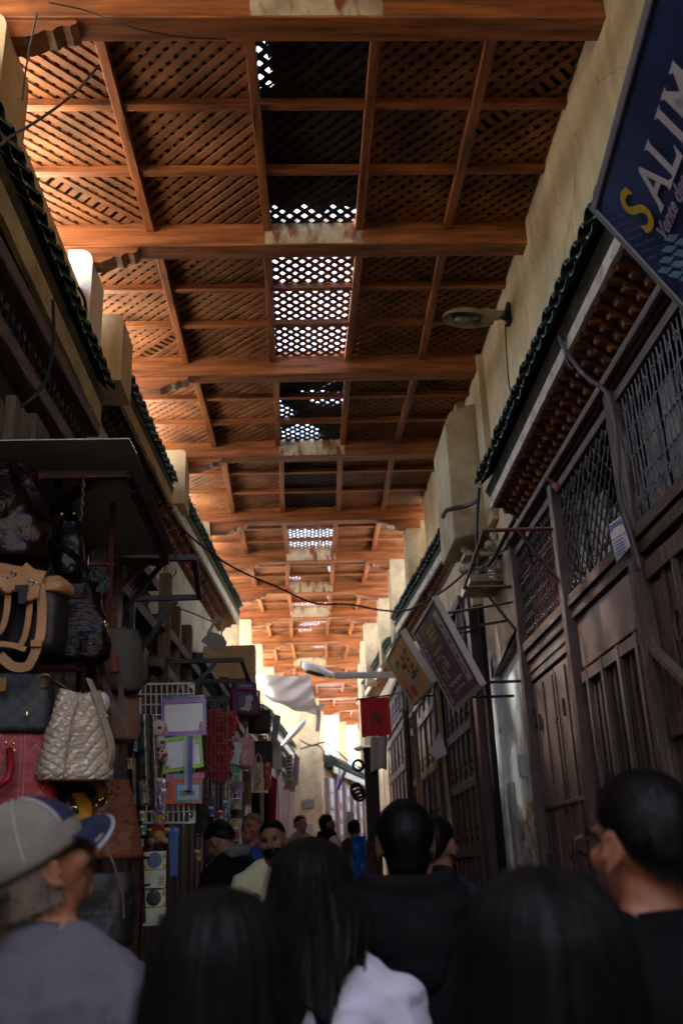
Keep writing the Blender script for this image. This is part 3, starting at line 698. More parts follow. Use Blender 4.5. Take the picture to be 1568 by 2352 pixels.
g = MB(); serif_word(g, F1_, .262, .138, (('A', .270, 1.0), ('L', .415, 1.12), ('I', .545, 1.3), ('M', .625, 1.0))); g.build('silver_lettering', mat('silver_vinyl', (.66, .68, .80), .35, .15, 3), s1)
g = MB(); face_text(g, F1_, 'Vente des', .165, .318, .072, .004, .35, .001); g.build('script_line', mat('lilac_vinyl', (.36, .33, .58), .4), s1)
g = MB(); r4 = random.Random(9)
for i in range(9):
    for j in range(10):
        a, b = .01+.017*j+.004*i, .07+.035*i+.010*j
        if b < .62 and a < .6 and r4.random() < .85: face_rect(g, F1_, a, a+.007, b, b+.003)
g.build('dotted_print', mat('faint_blue_print', (.20, .28, .50), .5), s1)
g = MB()
for i in range(5):
    for j in range(4):
        a, b = .015+.05*j+.03*i, .33+.045*i-.008*j; P, u, v, n = F1_
        if b < .60: g.prism([p+n*.003 for p in (P+u*a+v*b, P+u*(a+.042)+v*(b+.012), P+u*(a+.085)+v*(b+.05), P+u*(a+.035)+v*(b+.04))], n*.001)
g.build('blue_glass_print', mat('sky_blue_print', (.20, .42, .70), .35, .3, 6), s1)
# brown-violet poster board
F2_ = boardframe((1.0, 8.408, 3.525), math.radians(-87.2), math.radians(.9), math.radians(-24.4))
s2 = signboard('poster_board', 'leaning violet-brown poster board with white side strips, larger of the two leaning boards', F2_, 1.055, .725, mat('violet_brown_print', (.21, .10, .15), .35, .35, 2.5, .05, dirt=((.32, .12, .14), 1.2, .56)), mat('pale_frame', (.62, .61, .56), .5, .1), .035, .03)
for q_ in ((.84, .985, .05, .66), (.07, .135, .02, .70)): g = MB(); face_rect(g, F2_, *q_); g.build('white_strip', mat('greyish_white_print', (.80, .78, .86), .5, .2, 9), s2)
g = MB()
for k in range(8):
    b = .09+.068*k; face_rect(g, F2_, .885, .905+.03*(k % 2), b, b+.035, .0055); 
    if k < 7: face_text(g, F2_, ['ABM', 'OK', 'CL', 'NEX', 'TV', 'DVD', 'HI'][k][:0] or '-', .95, b+.05, .05, .0055, 0, 0, PI/2)
for k in range(9): face_rect(g, F2_, .085, .12, .08+.065*k, .115+.065*k, .0055)
g.build('grey_marks', mat('grey_ink', (.20, .20, .23), .6), s2)
g = MB(); 
for k in range(3): face_rect(g, F2_, .905, .925, .33+.1*k, .355+.1*k, .0065)
face_rect(g, F2_, .60, .66, .29, .31, .0055); g.build('red_marks', mat('red_ink', (.6, .09, .05), .5), s2)
g = MB()
for k in range(3): 
    for q in range(3): face_rect(g, F2_, .42+.105*q, .50+.105*q, .09+.045*k, .12+.045*k, .0055)
for q in range(4): face_rect(g, F2_, .28+.09*q, .34+.09*q, .27, .30, .0055); 
for q in range(3): face_rect(g, F2_, .30+.08*q, .34+.08*q, .32, .345, .0055)
g.build('yellow_script', mat('yellow_green_ink', (.70, .70, .08), .5), s2)
g = MB()
P, u, v, n = F2_
for a, b, L in ((.52, .36, .10), (.34, .42, .12), (.24, .46, .07), (.45, .40, .06)): g.prism([p+n*.0055 for p in (P+u*a+v*b, P+u*(a+.035)+v*(b-.01), P+u*(a+.03+L*.3)+v*(b+L), P+u*(a+L*.2)+v*(b+L*.9))], n*.001)
for k in range(7): face_rect(g, F2_, .26+.075*k, .315+.075*k, .565, .585+.012*(k % 2), .0055)
for k in range(5): face_rect(g, F2_, .30+.09*k, .37+.09*k, .635, .65, .0055)
g.build('pale_figures', mat('pale_lilac_ink', (.75, .70, .82), .5), s2)
# yellow-orange board
F3_ = boardframe((.914, 10.379, 3.697), math.radians(-88.4), 0, math.radians(-28))
s3 = signboard('poster_board', 'leaning yellow and orange poster board with dark script, smaller of the two leaning boards', F3_, 1.311, .544, mat('yellow_orange_print', (.86, .56, .05), .35, .3, 3, .05, col2=(.70, .14, .03), dirt=((.80, .74, .12), 1.6, .52)), mat('pale_frame', (.4, .4, .4)), .05, .02)
g = MB(); r5 = random.Random(2)
for k in range(26):
    a, b = r5.uniform(.25, 1.1), r5.choice([.12, .2, .27, .34]); face_rect(g, F3_, a, a+r5.uniform(.02, .11), b+r5.uniform(-.02, .02), b+r5.uniform(.03, .05))
g.build('dark_script', mat('dark_green_ink', (.08, .10, .05), .5), s3)
g = MB(); g.ell(P*0+F3_[0]+F3_[1]*.62+F3_[2]*.30+F3_[3]*.0, (.11, .11, .004), Matrix((F3_[1], F3_[2], F3_[3])).transposed(), 14, 4); g.ell(F3_[0]+F3_[1]*.75+F3_[2]*.45, (.09, .07, .004), Matrix((F3_[1], F3_[2], F3_[3])).transposed(), 14, 4); g.build('cream_spot', mat('cream_print', (.70, .66, .42), .5, .3, 6), s3)
g = MB(); g.ell(F3_[0]+F3_[1]*.45+F3_[2]*.46, (.14, .06, .004), Matrix((F3_[1], F3_[2], F3_[3])).transposed(), 14, 4); face_rect(g, F3_, .12, .2, .38, .5); g.build('red_spot', mat('red_print', (.55, .05, .02), .5, .3, 6), s3)

# ---------------------------------------------------------------- flag
fy = 8.3
fl = thing('flag', 'red flag with a green five-pointed star hanging from a thin rod on the right', 'flag', tuple(onY(820, 1605, fy)))
A_, B_, D_, C_ = onY(826, 1606, fy), onY(893, 1600, fy), onY(831, 1693, fy), onY(899, 1688, fy)
def flagp(u, v):
    p = A_*(1-u)*(1-v)+B_*u*(1-v)+D_*(1-u)*v+C_*u*v; return p+V(0, .03*math.sin(u*9+v*2)*v+.015*math.sin(u*21), 0)
g = MB(); g.grid(flagp, 40, 30, (0, .002, 0)); g.build('cloth', mat('flag_red', (.58, .022, .022), .75, .2, 6, .2, sheen=.2), fl, smooth=True)
g = MB()
star = [(.5+.22*math.sin(2*PI*k/5), .5-.19*math.cos(2*PI*k/5)) for k in range(5)]
for k in range(5):
    a, b = star[k], star[(k+2) % 5]; nn = 12
    for q in range(nn):
        t0, t1 = q/nn, (q+1)/nn
        g.bar(flagp(a[0]+(b[0]-a[0])*t0, a[1]+(b[1]-a[1])*t0)+V(0, -.003, 0), flagp(a[0]+(b[0]-a[0])*t1, a[1]+(b[1]-a[1])*t1)+V(0, -.003, 0), .002, .014, (0, 1, 0)) if False else g.tube([flagp(a[0]+(b[0]-a[0])*t0, a[1]+(b[1]-a[1])*t0)+V(0, -.003, 0), flagp(a[0]+(b[0]-a[0])*t1, a[1]+(b[1]-a[1])*t1)+V(0, -.003, 0)], .0055, 4)
g.build('star', mat('star_green', (.03, .07, .035), .8), fl)
g = MB(); g.tube([onY(817, 1607, fy), onY(893, 1597, fy), onX(925, 1590, 1.75)], .007, 6); g.build('rod', M_iron, fl)

# ---------------------------------------------------------------- lamps
def revolve_shell(g, c, ax, rx, ry, h, m1=0, t=.012, n=20, open_down=True):
    rings = []
    for k in range(7):
        a = PI/2*k/6*.98; rings.append([c+ax@V(rx*math.cos(a)*math.cos(2*PI*q/n), ry*math.cos(a)*math.sin(2*PI*q/n), h*math.sin(a)) for q in range(n)])
    for k in range(6, -1, -1):
        a = PI/2*k/6*.98; rings.append([c+ax@V((rx-t)*math.cos(a)*math.cos(2*PI*q/n), (ry-t)*math.cos(a)*math.sin(2*PI*q/n), (h-t)*math.sin(a)) for q in range(n)])
    g.loft(rings, caps=False); g.loft([rings[-1], rings[0]], caps=False)
lm = thing('street_lamp', 'old dusty oval street lamp fixed to the upper right wall under the roof', 'street lamp', (1.78, 6.9, 5.8))
g = MB(); ax = Euler((0, math.radians(5), math.radians(4))).to_matrix(); c = V(1.43, 6.9, 5.84)
revolve_shell(g, c, ax, .21, .13, .10); g.tube([c+V(.12, 0, .05), c+V(.20, 0, .045), c+V(.28, .01, .05), c+V(.33, .01, .06)], [.065, .055, .042, .035], 12)
g.build('lamp_shade', mat('dusty_cream_enamel', (.42, .36, .25), .6, .3, 6, .3, dirt=((.20, .12, .07), 7, .52)), lm, smooth=True)
g = MB(); g.ell(c+V(.02, 0, .05), (.17, .10, .03), ax, 14, 8); g.build('reflector', mat('tarnished_reflector', (.10, .12, .10), .4, .3, 5, .1, metal=.4), lm)
g = MB(); g.ell(c+V(-.03, 0, .01), (.07, .035, .035), None, 12, 8); g.tube([c+V(.04, 0, .02), c+V(.12, 0, .03)], .022, 8); g.build('bulb', mat('dull_bulb', (.2, .22, .2), .2, .1), lm)
g = MB(); g.box(1.77, 1.80, 6.85, 6.95, 5.80, 5.98); g.tube([V(1.78, 6.9, 5.84), V(1.70, 6.9, 5.88)], .022, 8); g.build('wall_bracket', M_iron, lm)
l2 = thing('street_lamp', 'white cobra-head street lamp on a straight grey arm, beyond the hanging white cloth', 'street lamp', (1.5, 15.6, 3.9))
p = [onY(x, y, 15.6) for x, y in ((694, 1528), (715, 1533), (745, 1544), (765, 1552), (836, 1549))]
g = MB(); q0, q1, q2, q3, q4 = p
g.loft([[c_+V(0, math.cos(a)*r1, math.sin(a)*r2+dz) for a in [2*PI*k/14 for k in range(14)]] for c_, r1, r2, dz in ((q0, .03, .03, 0), (q0+V(.03, 0, 0), .10, .075, .0), (q1, .14, .085, 0), ((q1+q2)/2, .13, .08, .0), (q2, .10, .07, 0), (q3, .055, .05, 0))])
g.build('lamp_head', mat('white_lamp_shell', (.90, .91, .93), .35, .08), l2, smooth=True)
g = MB(); c_ = (q1+q2)/2+V(-.04, 0, -.06); g.ell(c_, (.20, .10, .04), Euler((0, math.radians(14), 0)).to_matrix(), 14, 8); g.build('lamp_lens', mat('smoky_lens', (.05, .045, .03), .15, .2), l2, smooth=True)
g = MB(); g.bar(q3+V(.02, 0, .0), V(1.50, 15.6, q4.z-.02), .07, .10); g.build('arm', mat('galvanised_arm', (.42, .46, .52), .45, .1, metal=.3), l2, bevel=.01)
g = MB(); a = onY(645, 1715, 18); b = onY(703, 1655, 18); 
g.loft([[a+(b-a)*t+V(0, math.cos(q*PI/5)*r_, math.sin(q*PI/5)*r_) for q in range(10)] for t, r_ in ((0, .03), (.3, .07), (.7, .08), (.95, .06), (1, .02))]); tag(g.build('street_lamp', mat('white_lamp_shell', (.8, .8, .8)), smooth=True), 'far pale lamp arm slanting up from the left wall below the cloth', 'street lamp')
g = MB(); a = onY(823, 1719, 17); g.ell(a, (.10, .14, .05), None, 12, 6); g.tube([a, a+V(.3, 0, .03)], .02, 6); tag(g.build('street_lamp', mat('white_lamp_shell', (.8, .8, .8)), smooth=True), 'small bright white lamp head above the black door edge', 'street lamp')
for k, (x, y) in enumerate(((712, 1688), (718, 1720))): 
    pass
# ---------------------------------------------------------------- hanging white cloth
def thin_cloth():
    m = mat('thin_white_cloth', (.84, .81, .78), .85, .08, 3, .2); n_ = m.node_tree; out = n_.nodes['Material Output']; tr = n_.nodes.new('ShaderNodeBsdfTranslucent'); tr.inputs[0].default_value = (.92, .90, .88, 1); mx = n_.nodes.new('ShaderNodeMixShader'); mx.inputs[0].default_value = .6
    n_.links.new(n_.nodes['Principled BSDF'].outputs[0], mx.inputs[1]); n_.links.new(tr.outputs[0], mx.inputs[2]); n_.links.new(mx.outputs[0], out.inputs[0]); return m
def clothp(u, v):
    a, b, c_, d_ = onY(583, 1549, 15.0), onY(711, 1553, 15.0), onY(610, 1598, 15.6), onY(730, 1634, 15.2)
    if v < 0: v = 0
    p = a*(1-u)*(1-v)+b*u*(1-v)+c_*(1-u)*v+d_*u*v
    sag = 4*u*(1-u)*v; return p+V(0, .12*math.sin(u*4+v*9)*v+.05*math.sin((u+v)*17)*u, -.11*sag-.012*math.sin(u*14)*v+.03*u*v*math.sin(u*5))
g = MB(); g.grid(clothp, 60, 40, (0, .004, 0))
wc = g.build('white_cloth', thin_cloth(), smooth=True)
tag(wc, 'white cloth tied across the lane and sagging under the roof', 'cloth')
g = MB(); 
for poly, r_ in (([(722, 1625), (733, 1618), (744, 1624)], 0), ([(731, 1622), (732, 1650), (729, 1680)], 0), ([(738, 1618), (745, 1614)], 0)):
    pts = [onY(x, y, 15.1) for x, y in poly]
    for a, b in zip(pts, pts[1:]): g.bar(a, b, .006, .07, (1, 0, .3))
g.build('torn_strip', mat('thin_white_cloth', (.8, .8, .8)), wc)

# ---------------------------------------------------------------- cables
def cable(label, pts, r=.008, m=None, sag=0, name='cable'):
    P_ = [onY(x, y, Yd) for x, y, Yd in pts]; out = []
    n = len(P_)
    for i in range(n-1):
        p0, p1, p2, p3 = P_[max(i-1, 0)], P_[i], P_[i+1], P_[min(i+2, n-1)]
        for k in range(6):
            t = k/6; out.append(.5*((2*p1)+(p2-p0)*t+(2*p0-5*p1+4*p2-p3)*t*t+(3*p1-p0-3*p2+p3)*t**3))
    out.append(P_[-1]); g = MB(); g.tube(out, r, 6); return tag(g.build(name, m or M_black, smooth=True), label, 'cable', 'loose cables over the lane')
M_cabg = mat('grey_cable', (.10, .09, .10), .5, .2)
cable('long black cable swooping from the left eave across the lane to the right boards', [(370, 1150, 9.2), (430, 1225, 9.2), (530, 1300, 9.6), (640, 1350, 10), (720, 1385, 10.2), (800, 1388, 10), (880, 1402, 9.6), (940, 1400, 9.2), (1020, 1355, 8.6), (1100, 1290, 8.2), (1180, 1250, 7.6), (1230, 1180, 7), (1280, 1112, 6.2)], .011)
cable('thick grey cable drooping over the long right eave to the lattice grille', [(1285, 742, 4.9), (1290, 790, 4.8), (1340, 860, 4.6), (1390, 900, 4.5), (1410, 960, 4.4), (1418, 1050, 4.3), (1420, 1130, 4.3), (1448, 1230, 4.3), (1470, 1310, 4.3)], .013, M_cabg)
cable('thin looping wire beside the thick grey cable on the right eave', [(1270, 690, 4.9), (1262, 710, 4.9), (1280, 740, 4.9), (1300, 745, 4.8), (1298, 820, 4.7), (1315, 850, 4.7)], .006, M_cabg)
cable('thin wire hanging from the old oval lamp down the ochre wall', [(1160, 745, 6.1), (1162, 800, 6.05), (1168, 880, 6), (1176, 920, 6), (1180, 950, 6)], .005)
cable('black vertical cable dropping past the plaster block to the broken ledge', [(1100, 1120, 7.9), (1096, 1180, 8), (1094, 1250, 8), (1100, 1300, 8)], .014)
cable('frayed cable bundle looped on the plaster block', [(1015, 1190, 8.2), (1022, 1175, 8.2), (1040, 1168, 8.3), (1070, 1162, 8.3), (1095, 1150, 8)], .022, M_cabg)
cable('cable bundle along the underside of the long right eave', [(1180, 1195, 7.2), (1160, 1230, 7.4), (1140, 1270, 7.6), (1120, 1300, 7.9)], .02)
cable('thin pale cord across the roof from the top left corner', [(110, 5, 3.9), (200, 25, 3.95), (300, 62, 3.95), (420, 85, 4), (520, 90, 4)], .004)
cable('grey rope slanting from the left eave to the first rafter', [(0, 335, 3.6), (30, 310, 3.7), (90, 275, 4.1), (170, 215, 4.4), (228, 150, 4.5)], .008, M_cabg)
cable('thin cord hanging straight down at the far top left', [(85, 30, 3.7), (75, 80, 3.7), (60, 160, 3.75), (52, 230, 3.8)], .005, M_cabg)
cable('black looped cable hanging in front of the near left eave', [(122, 690, 4.3), (124, 780, 4.2), (110, 860, 4.1), (85, 905, 4), (50, 935, 4)], .010)
cable('cable running beside the white pier down the second left eave', [(180, 660, 5.9), (195, 690, 6), (200, 740, 6.2), (212, 780, 6.5), (225, 830, 6.7)], .012)
cable('twin wires crossing the plaster wall under the long left eave', [(350, 1420, 7.6), (385, 1395, 7.9), (420, 1400, 8.2), (470, 1420, 8.8), (500, 1435, 9.2)], .007)
cable('straight conduit running down the plaster wall under the long left eave', [(378, 1290, 8), (379, 1360, 8), (381, 1460, 8)], .007)
cable('tangle of dark cables looping across the bright far end', [(690, 1700, 16), (715, 1712, 16), (745, 1705, 16), (770, 1722, 16), (800, 1748, 16), (830, 1765, 16)], .012)
cable('second dark cable drooping across the bright far end', [(690, 1720, 16), (730, 1712, 16), (752, 1740, 15.5), (790, 1768, 15.2), (832, 1785, 15)], .012)
cable('knotted string hanging from the sixth roof beam', [(732, 1205, 12.3), (733, 1250, 12.4), (734, 1300, 12.5)], .006, mat('straw_rope', (.5, .42, .25), .8))
# floodlight
fp = thing('floodlight', 'grey floodlight on a stirrup fixed under the long left eave', 'floodlight', tuple(onY(490, 1460, 10)))
g = MB(); c = onY(494, 1470, 10); rt = Euler((math.radians(20), math.radians(28), math.radians(15))).to_matrix()
g.prism([c+rt@V(a, -.05, b) for a, b in ((-.12, -.08), (.11, -.10), (.13, .03), (.05, .08), (-.09, .05))], rt@V(0, .16, 0)); g.build('housing', mat('grey_die_cast', (.34, .38, .42), .5, .15), fp, bevel=.01)
g = MB(); a = onY(478, 1455, 10); b = onY(500, 1418, 10); cc = onY(512, 1425, 10); g.bar(a, b, .02, .03); g.bar(b, cc, .02, .03); g.bar(cc, c+V(.06, 0, 0), .02, .03); g.build('stirrup', mat('grey_die_cast', (.3, .3, .3)), fp)

# ---------------------------------------------------------------- left side: awning, frames, timber fronts
aw = thing('tin_awning', 'dull tin awning sheet on an oxblood frame with hooks, over the handbag stall', 'awning', (-1.0, 4.4, 3.3))
A4 = [onZ(-60, 1013, 3.32), onZ(297, 1008, 3.32), onZ(398, 1274, 3.30), onZ(20, 1277, 3.34)]
g = MB(); g.slab(A4, .004); 
ed = A4[1]-A4[2]
g.prism([A4[1], A4[2], A4[2]+V(.035, 0, -.07), A4[1]+V(.035, 0, -.07)], V(.003, 0, 0)); g.build('tin_sheet', mat('dull_green_tin', (.60, .63, .54), .32, .2, 3, .1, dirt=((.22, .18, .10), 2, .58)), aw)
g = MB(); e1 = A4[1]+V(-.05, .25, -.06); e2 = A4[2]+V(-.03, -.05, -.06); e0 = A4[0]+V(0, .25, -.06); e3 = A4[3]+V(0, -.05, -.06)
for a, b in ((e0, e1), (e1, e2), (e3, e2), (e0*.55+e1*.45, e3*.45+e2*.55+V(0, 0, 0)), (e0*.2+e1*.8, e3*.8+e0*.2)): g.bar(a, b, .035, .035)
g.bar(e2+V(-.1, 0, 0), V(-1.25, e2.y-.1, 2.85), .03, .03); g.build('frame', M_redpaint, aw)
def hook(g, p, s=.06): g.tube([p, p+V(0, 0, -.3*s), p+V(.2*s, 0, -s), p+V(.6*s, 0, -1.2*s), p+V(.9*s, 0, -.9*s), p+V(.95*s, 0, -.5*s)], .003, 5)
for k in range(6): g = MB(); hook(g, e1*(1-k/5)+e2*k/5+V(0, 0, -.015)); g.build('hook', M_iron, aw)
for k in range(4): g = MB(); hook(g, (e0*.55+e1*.45)*(1-k/3)+(e3*.45+e2*.55)*k/3+V(0, 0, -.015)); g.build('hook', M_iron, aw)
g = MB(); c = onY(192, 1105, 3.9)
for k in range(9): g.tube([c+V((.007 if k % 2 else 0)*math.cos(t), (0 if k % 2 else .007)*math.cos(t), -.022*k+.014*math.sin(t)) for t in [q*PI/4 for q in range(9)]], .0018, 4)
tag(g.build('chain', mat('dull_brass_chain', (.25, .19, .08), .4, metal=.7)), 'short brassy chain hanging under the tin awning', 'chain')
def piperack(label, zz, xs, ys_, xin, bars, m, name='pipe_frame', t=.017, hooks=0, brace=True):
    """frame of pipes jutting from the left wall at height zz between xs[0]..xs[1] (outer edge) and ys_"""
    g = MB()
    o0, o1 = V(xs[0], ys_[0], zz), V(xs[1], ys_[1], zz)
    g.bar(o0, o1, t*2, t*2)
    for k in range(bars):
        f = k/(bars-1); y = ys_[0]+(ys_[1]-ys_[0])*f; xo = xs[0]+(xs[1]-xs[0])*f
        g.bar((xin, y, zz), (xo, y, zz), t*2, t*2)
        if brace and k in (0, bars-1): g.bar((xin, y, zz-.45), (xin+(xo-xin)*.65, y, zz-.02), t*1.6, t*1.6); g.bar((xin, y, zz+.05), (xin, y, zz-.6), t*2, t*2)
    for k in range(hooks): hook(g, o0+(o1-o0)*(k+.5)/hooks, .05)
    return tag(g.build(name, m), label, 'pipe frame')
piperack('bare dark pipe frame jutting out just past the tin awning', 3.3, (-.62, -.68), (5.35, 6.2), -1.12, 2, M_iron, hooks=6)
piperack('dark pipe frame with four bars holding school bags, deeper along the left side', 3.2, (-.50, -.46), (7.75, 10.4), -1.1, 4, M_iron)
piperack('small dark bracket with pipes low on the far left shops', 3.0, (-.60, -.60), (8.6, 9.6), -1.05, 2, M_iron)
def left_front(label, y0, y1, x0, x1, ztop, seed, slats=8, m=None, ribs=True):
    r = random.Random(seed); root = thing('shop_facade', label, 'shop front', (x0, y0, 0), 'timber shop fronts on the left')
    def L(y, off=0): return x0+(x1-x0)*(y-y0)/(y1-y0)+off
    g = MB(); zb = gz(y0)-.1
    g.add([(L(y0), y0, zb), (L(y1), y1, zb), (L(y1), y1, ztop), (L(y0), y0, ztop), (L(y0, -.05), y0, zb), (L(y1, -.05), y1, zb), (L(y1, -.05), y1, ztop), (L(y0, -.05), y0, ztop)], [(0, 1, 2, 3), (7, 6, 5, 4), (0, 4, 5, 1), (3, 2, 6, 7), (0, 3, 7, 4), (1, 5, 6, 2)])
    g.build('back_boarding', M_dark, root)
    g = MB()
    for k in range(slats):
        y = y0+(y1-y0)*(k+.5)/slats; w_ = (y1-y0)/slats*.42; h = ztop-r.uniform(.45, .7); g.box(L(y), L(y)+r.uniform(.03, .06), y-w_, y+w_, zb, h)
    g.build('shutter_board', m or M_oldwood, root, bevel=.006)
    g = MB(); 
    for z in (ztop-.05, ztop-.4): g.bar((L(y0, .04), y0, z), (L(y1, .04), y1, z), .09, .09)
    g.build('rail', M_oldwoody, root, bevel=.006)
    g = MB(); yy = y0+.05
    while yy < y1: scroll(g, V(L(yy, .02), yy, ztop-.17), .05, 1, 1, .005); scroll(g, V(L(yy, .02), yy+.03, ztop-.28), .04, 1, -1, .005); g.tube([(L(yy, .01), yy, ztop-.4), (L(yy, .01), yy, ztop-.08)], .005, 4, False); yy += .09
    g.build('scroll_grille', M_iron, root)
    return root
left_front('dark timber shop front behind the handbags, under the near left eave', 2.0, 5.6, -1.45, -1.35, 4.3, 1, 12)
left_front('dark timber shop front with open panelled shutter left of the plaster wall', 5.7, 7.6, -1.33, -1.25, 3.85, 2, 6)
left_front('timber shutters with upright boards below the straight conduit', 7.7, 10.0, -1.24, -1.16, 3.60, 3, 9, mat('greyish_timber', (.13, .095, .07), .7, .4, 5, .4, stretch=(7, 7, .6)))
left_front('farther timber front under the floodlight', 10.1, 13.0, -1.14, -1.04, 3.80, 4, 9)
for y, z0, z1, w_ in ((7.95, 3.0, 4.02, .12), (8.6, 2.6, 3.9, .10), (9.5, 3.1, 3.95, .16)):
    g = MB(); g.box(-1.22, -1.12, y, y+w_, z0, z1); tag(g.build('timber_upright', mat('raw_brown_timber', (.16, .105, .06), .8, .4, 5, .4, stretch=(6, 6, .6)), bevel=.008), {7.95: 'short upright board beside the straight conduit on the plaster wall', 8.6: 'middle upright timber on the plaster wall between the conduit and floodlight', 9.5: 'broad dark upright timber just left of the grey floodlight'}[y], 'timber', 'uprights on the left plaster wall')
# open shutter leaf
g = MB(); a = onY(252, 1285, 5.2); b = onY(268, 1455, 5.2)
g.box(a.x-.02, a.x+.09, 5.15, 5.19, b.z, a.z)
for k in range(4): zz = b.z+(a.z-b.z)*(k+.15)/4; g.box(a.x+.0, a.x+.07, 5.135, 5.149, zz, zz+(a.z-b.z)*.17)
tag(g.build('window_shutter', M_oldwood, bevel=.004), 'open panelled brown shutter beside the dark patent handbag', 'shutter')
# plaster return block projecting into the lane on the left
g = MB(); a = onY(500, 1483, 12.9); b = onY(586, 1568, 12.9); g.box(a.x-.2, b.x, 12.9, 13.2, b.z-.1, a.z); tag(g.build('plaster_return', M_plaster, bevel=.01), 'squarish ochre plaster slab jutting into the lane above the far pipe frame', 'wall')

# ================================================================ goods on the left stalls
M_patent = mat('maroon_patent_leather', (.014, .004, .004), .2, .5, 5, .6, spec=.16, coat=.0, fine=30, bdist=.010)
M_patentb = mat('black_patent_leather', (.006, .005, .005), .2, .4, 5, .6, spec=.16, coat=.0, fine=30, bdist=.010)
M_tan = mat('tan_pebbled_leather', (.46, .24, .10), .5, .2, 9, .5, fine=120, bdist=.003)
M_blk = mat('black_leather', (.014, .012, .012), .5, .3, 9, .4)
M_beige = mat('beige_glossy_quilt', (.47, .38, .28), .26, .12, 4, .15, spec=.6, coat=.5)
M_gold = mat('gold_buckle', (.75, .50, .14), .22, .1, 9, .0, metal=1)
M_silv = mat('silver_ring', (.6, .6, .62), .25, .1, 9, .0, metal=1)
GROUPBAG = 'handbags hung on the left stall'
def frameat(x, y, Y, yaw):
    c = onY(x, y, Y); a = math.radians(yaw); return c, V(math.cos(a), math.sin(a), 0), V(-math.sin(a), math.cos(a), 0)
def sell(a, e): return math.copysign(abs(a)**e, a)
def bagbody(g, c, A, B, H, wb, wt, db, dt, quilt=0, crump=0, nu=48, nv=30, e=.55, belly=.12, q=.05, seed=0, sag=.0, topfn=None):
    """c = centre of the bottom; width along A, depth along B"""
    rings = []
    for j in range(nv+1):
        t = j/nv; w_ = (wb+(wt-wb)*t)*(1+belly*math.sin(PI*t)); d = (db+(dt-db)*t)*(1+belly*math.sin(PI*t))
        if t < .08: k = .86+.14*(t/.08)**.5; w_ *= k; d *= k
        ring = []
        for i in range(nu):
            a = 2*PI*i/nu; x = sell(math.cos(a), e)*w_/2; y = sell(math.sin(a), e)*d/2
            z = t*H
            if topfn: z = z*(1+topfn(x/(w_/2))*t)
            n_ = 0
            per = (x-y) if abs(y) > abs(x)*d/w_ else (x+math.copysign(y, x))
            s_ = math.atan2(y, x)*(w_+d)/4
            if quilt: n_ += quilt*(min(abs(math.sin((s_+z)*PI/q)), abs(math.sin((s_-z)*PI/q)))**.5)
            if crump: n_ += crump*(noise.noise(V(x*9+seed, y*9, z*6))+.5*noise.noise(V(x*25, y*25+seed, z*14)))
            o = V(x, y, 0).normalized()*n_ if (x or y) else V(0, 0, 0)
            ring.append(c+A*(x+o.x)+B*(y+o.y)+V(0, 0, z-sag*math.cos(a)**2*0))
        rings.append(ring)
    g.loft(rings)
def strap(g, pts, w_, t=.006, nrm=(0, -1, 0)):
    pts = [V(*p) if not isinstance(p, Vector) else p for p in pts]; out = []
    n = len(pts)
    for i in range(n-1):
        p0, p1, p2, p3 = pts[max(i-1, 0)], pts[i], pts[i+1], pts[min(i+2, n-1)]
        for k in range(6):
            q = k/6; out.append(.5*((2*p1)+(p2-p0)*q+(2*p0-5*p1+4*p2-p3)*q*q+(3*p1-p0-3*p2+p3)*q**3))
    out.append(pts[-1]); R = []; N = V(*nrm).normalized()
    for i, p in enumerate(out):
        d = (out[min(i+1, len(out)-1)]-out[max(i-1, 0)]).normalized(); s_ = d.cross(N); s_ = s_.normalized() if s_.length > .05 else V(0, 0, 1)
        m_ = s_.cross(d).normalized(); R.append([p-s_*w_/2-m_*t/2, p+s_*w_/2-m_*t/2, p+s_*w_/2+m_*t/2, p-s_*w_/2+m_*t/2])
    g.loft(R)
def ring(g, c, r, t, nrm=(0, 1, 0), n=16):
    N = V(*nrm).normalized(); u = N.orthogonal().normalized(); v = N.cross(u); pts = [c+u*r*math.cos(2*PI*k/n)+v*r*math.sin(2*PI*k/n) for k in range(n+1)]; g.tube(pts, t, 6, False)
def P(x, y, Y): return onY(x, y, Y)
YB = 3.75
# 1 big maroon-black patent bag top left
c, A, B = frameat(2, 1292, YB-.1, 18); bt = thing('handbag', 'huge crumpled dark maroon patent handbag, topmost at the left edge', 'handbag', tuple(c), GROUPBAG)
g = MB(); bagbody(g, c, A, B, .42, .36, .22, .22, .10, crump=.03, e=.7, belly=.2, seed=3); g.build('body', M_patent, bt, smooth=True)
g = MB(); strap(g, [P(20, 1062, YB-.15), P(45, 1085, YB-.2), P(72, 1120, YB-.2), P(96, 1180, YB-.15), P(112, 1260, YB)], .035, .012); g.build('strap', M_patentb, bt)
g = MB(); g.ell(P(142, 1182, YB-.2), (.008, .008, .008)); g.ell(P(170, 1180, YB-.2), (.006, .006, .006)); g.build('stud', M_gold, bt)
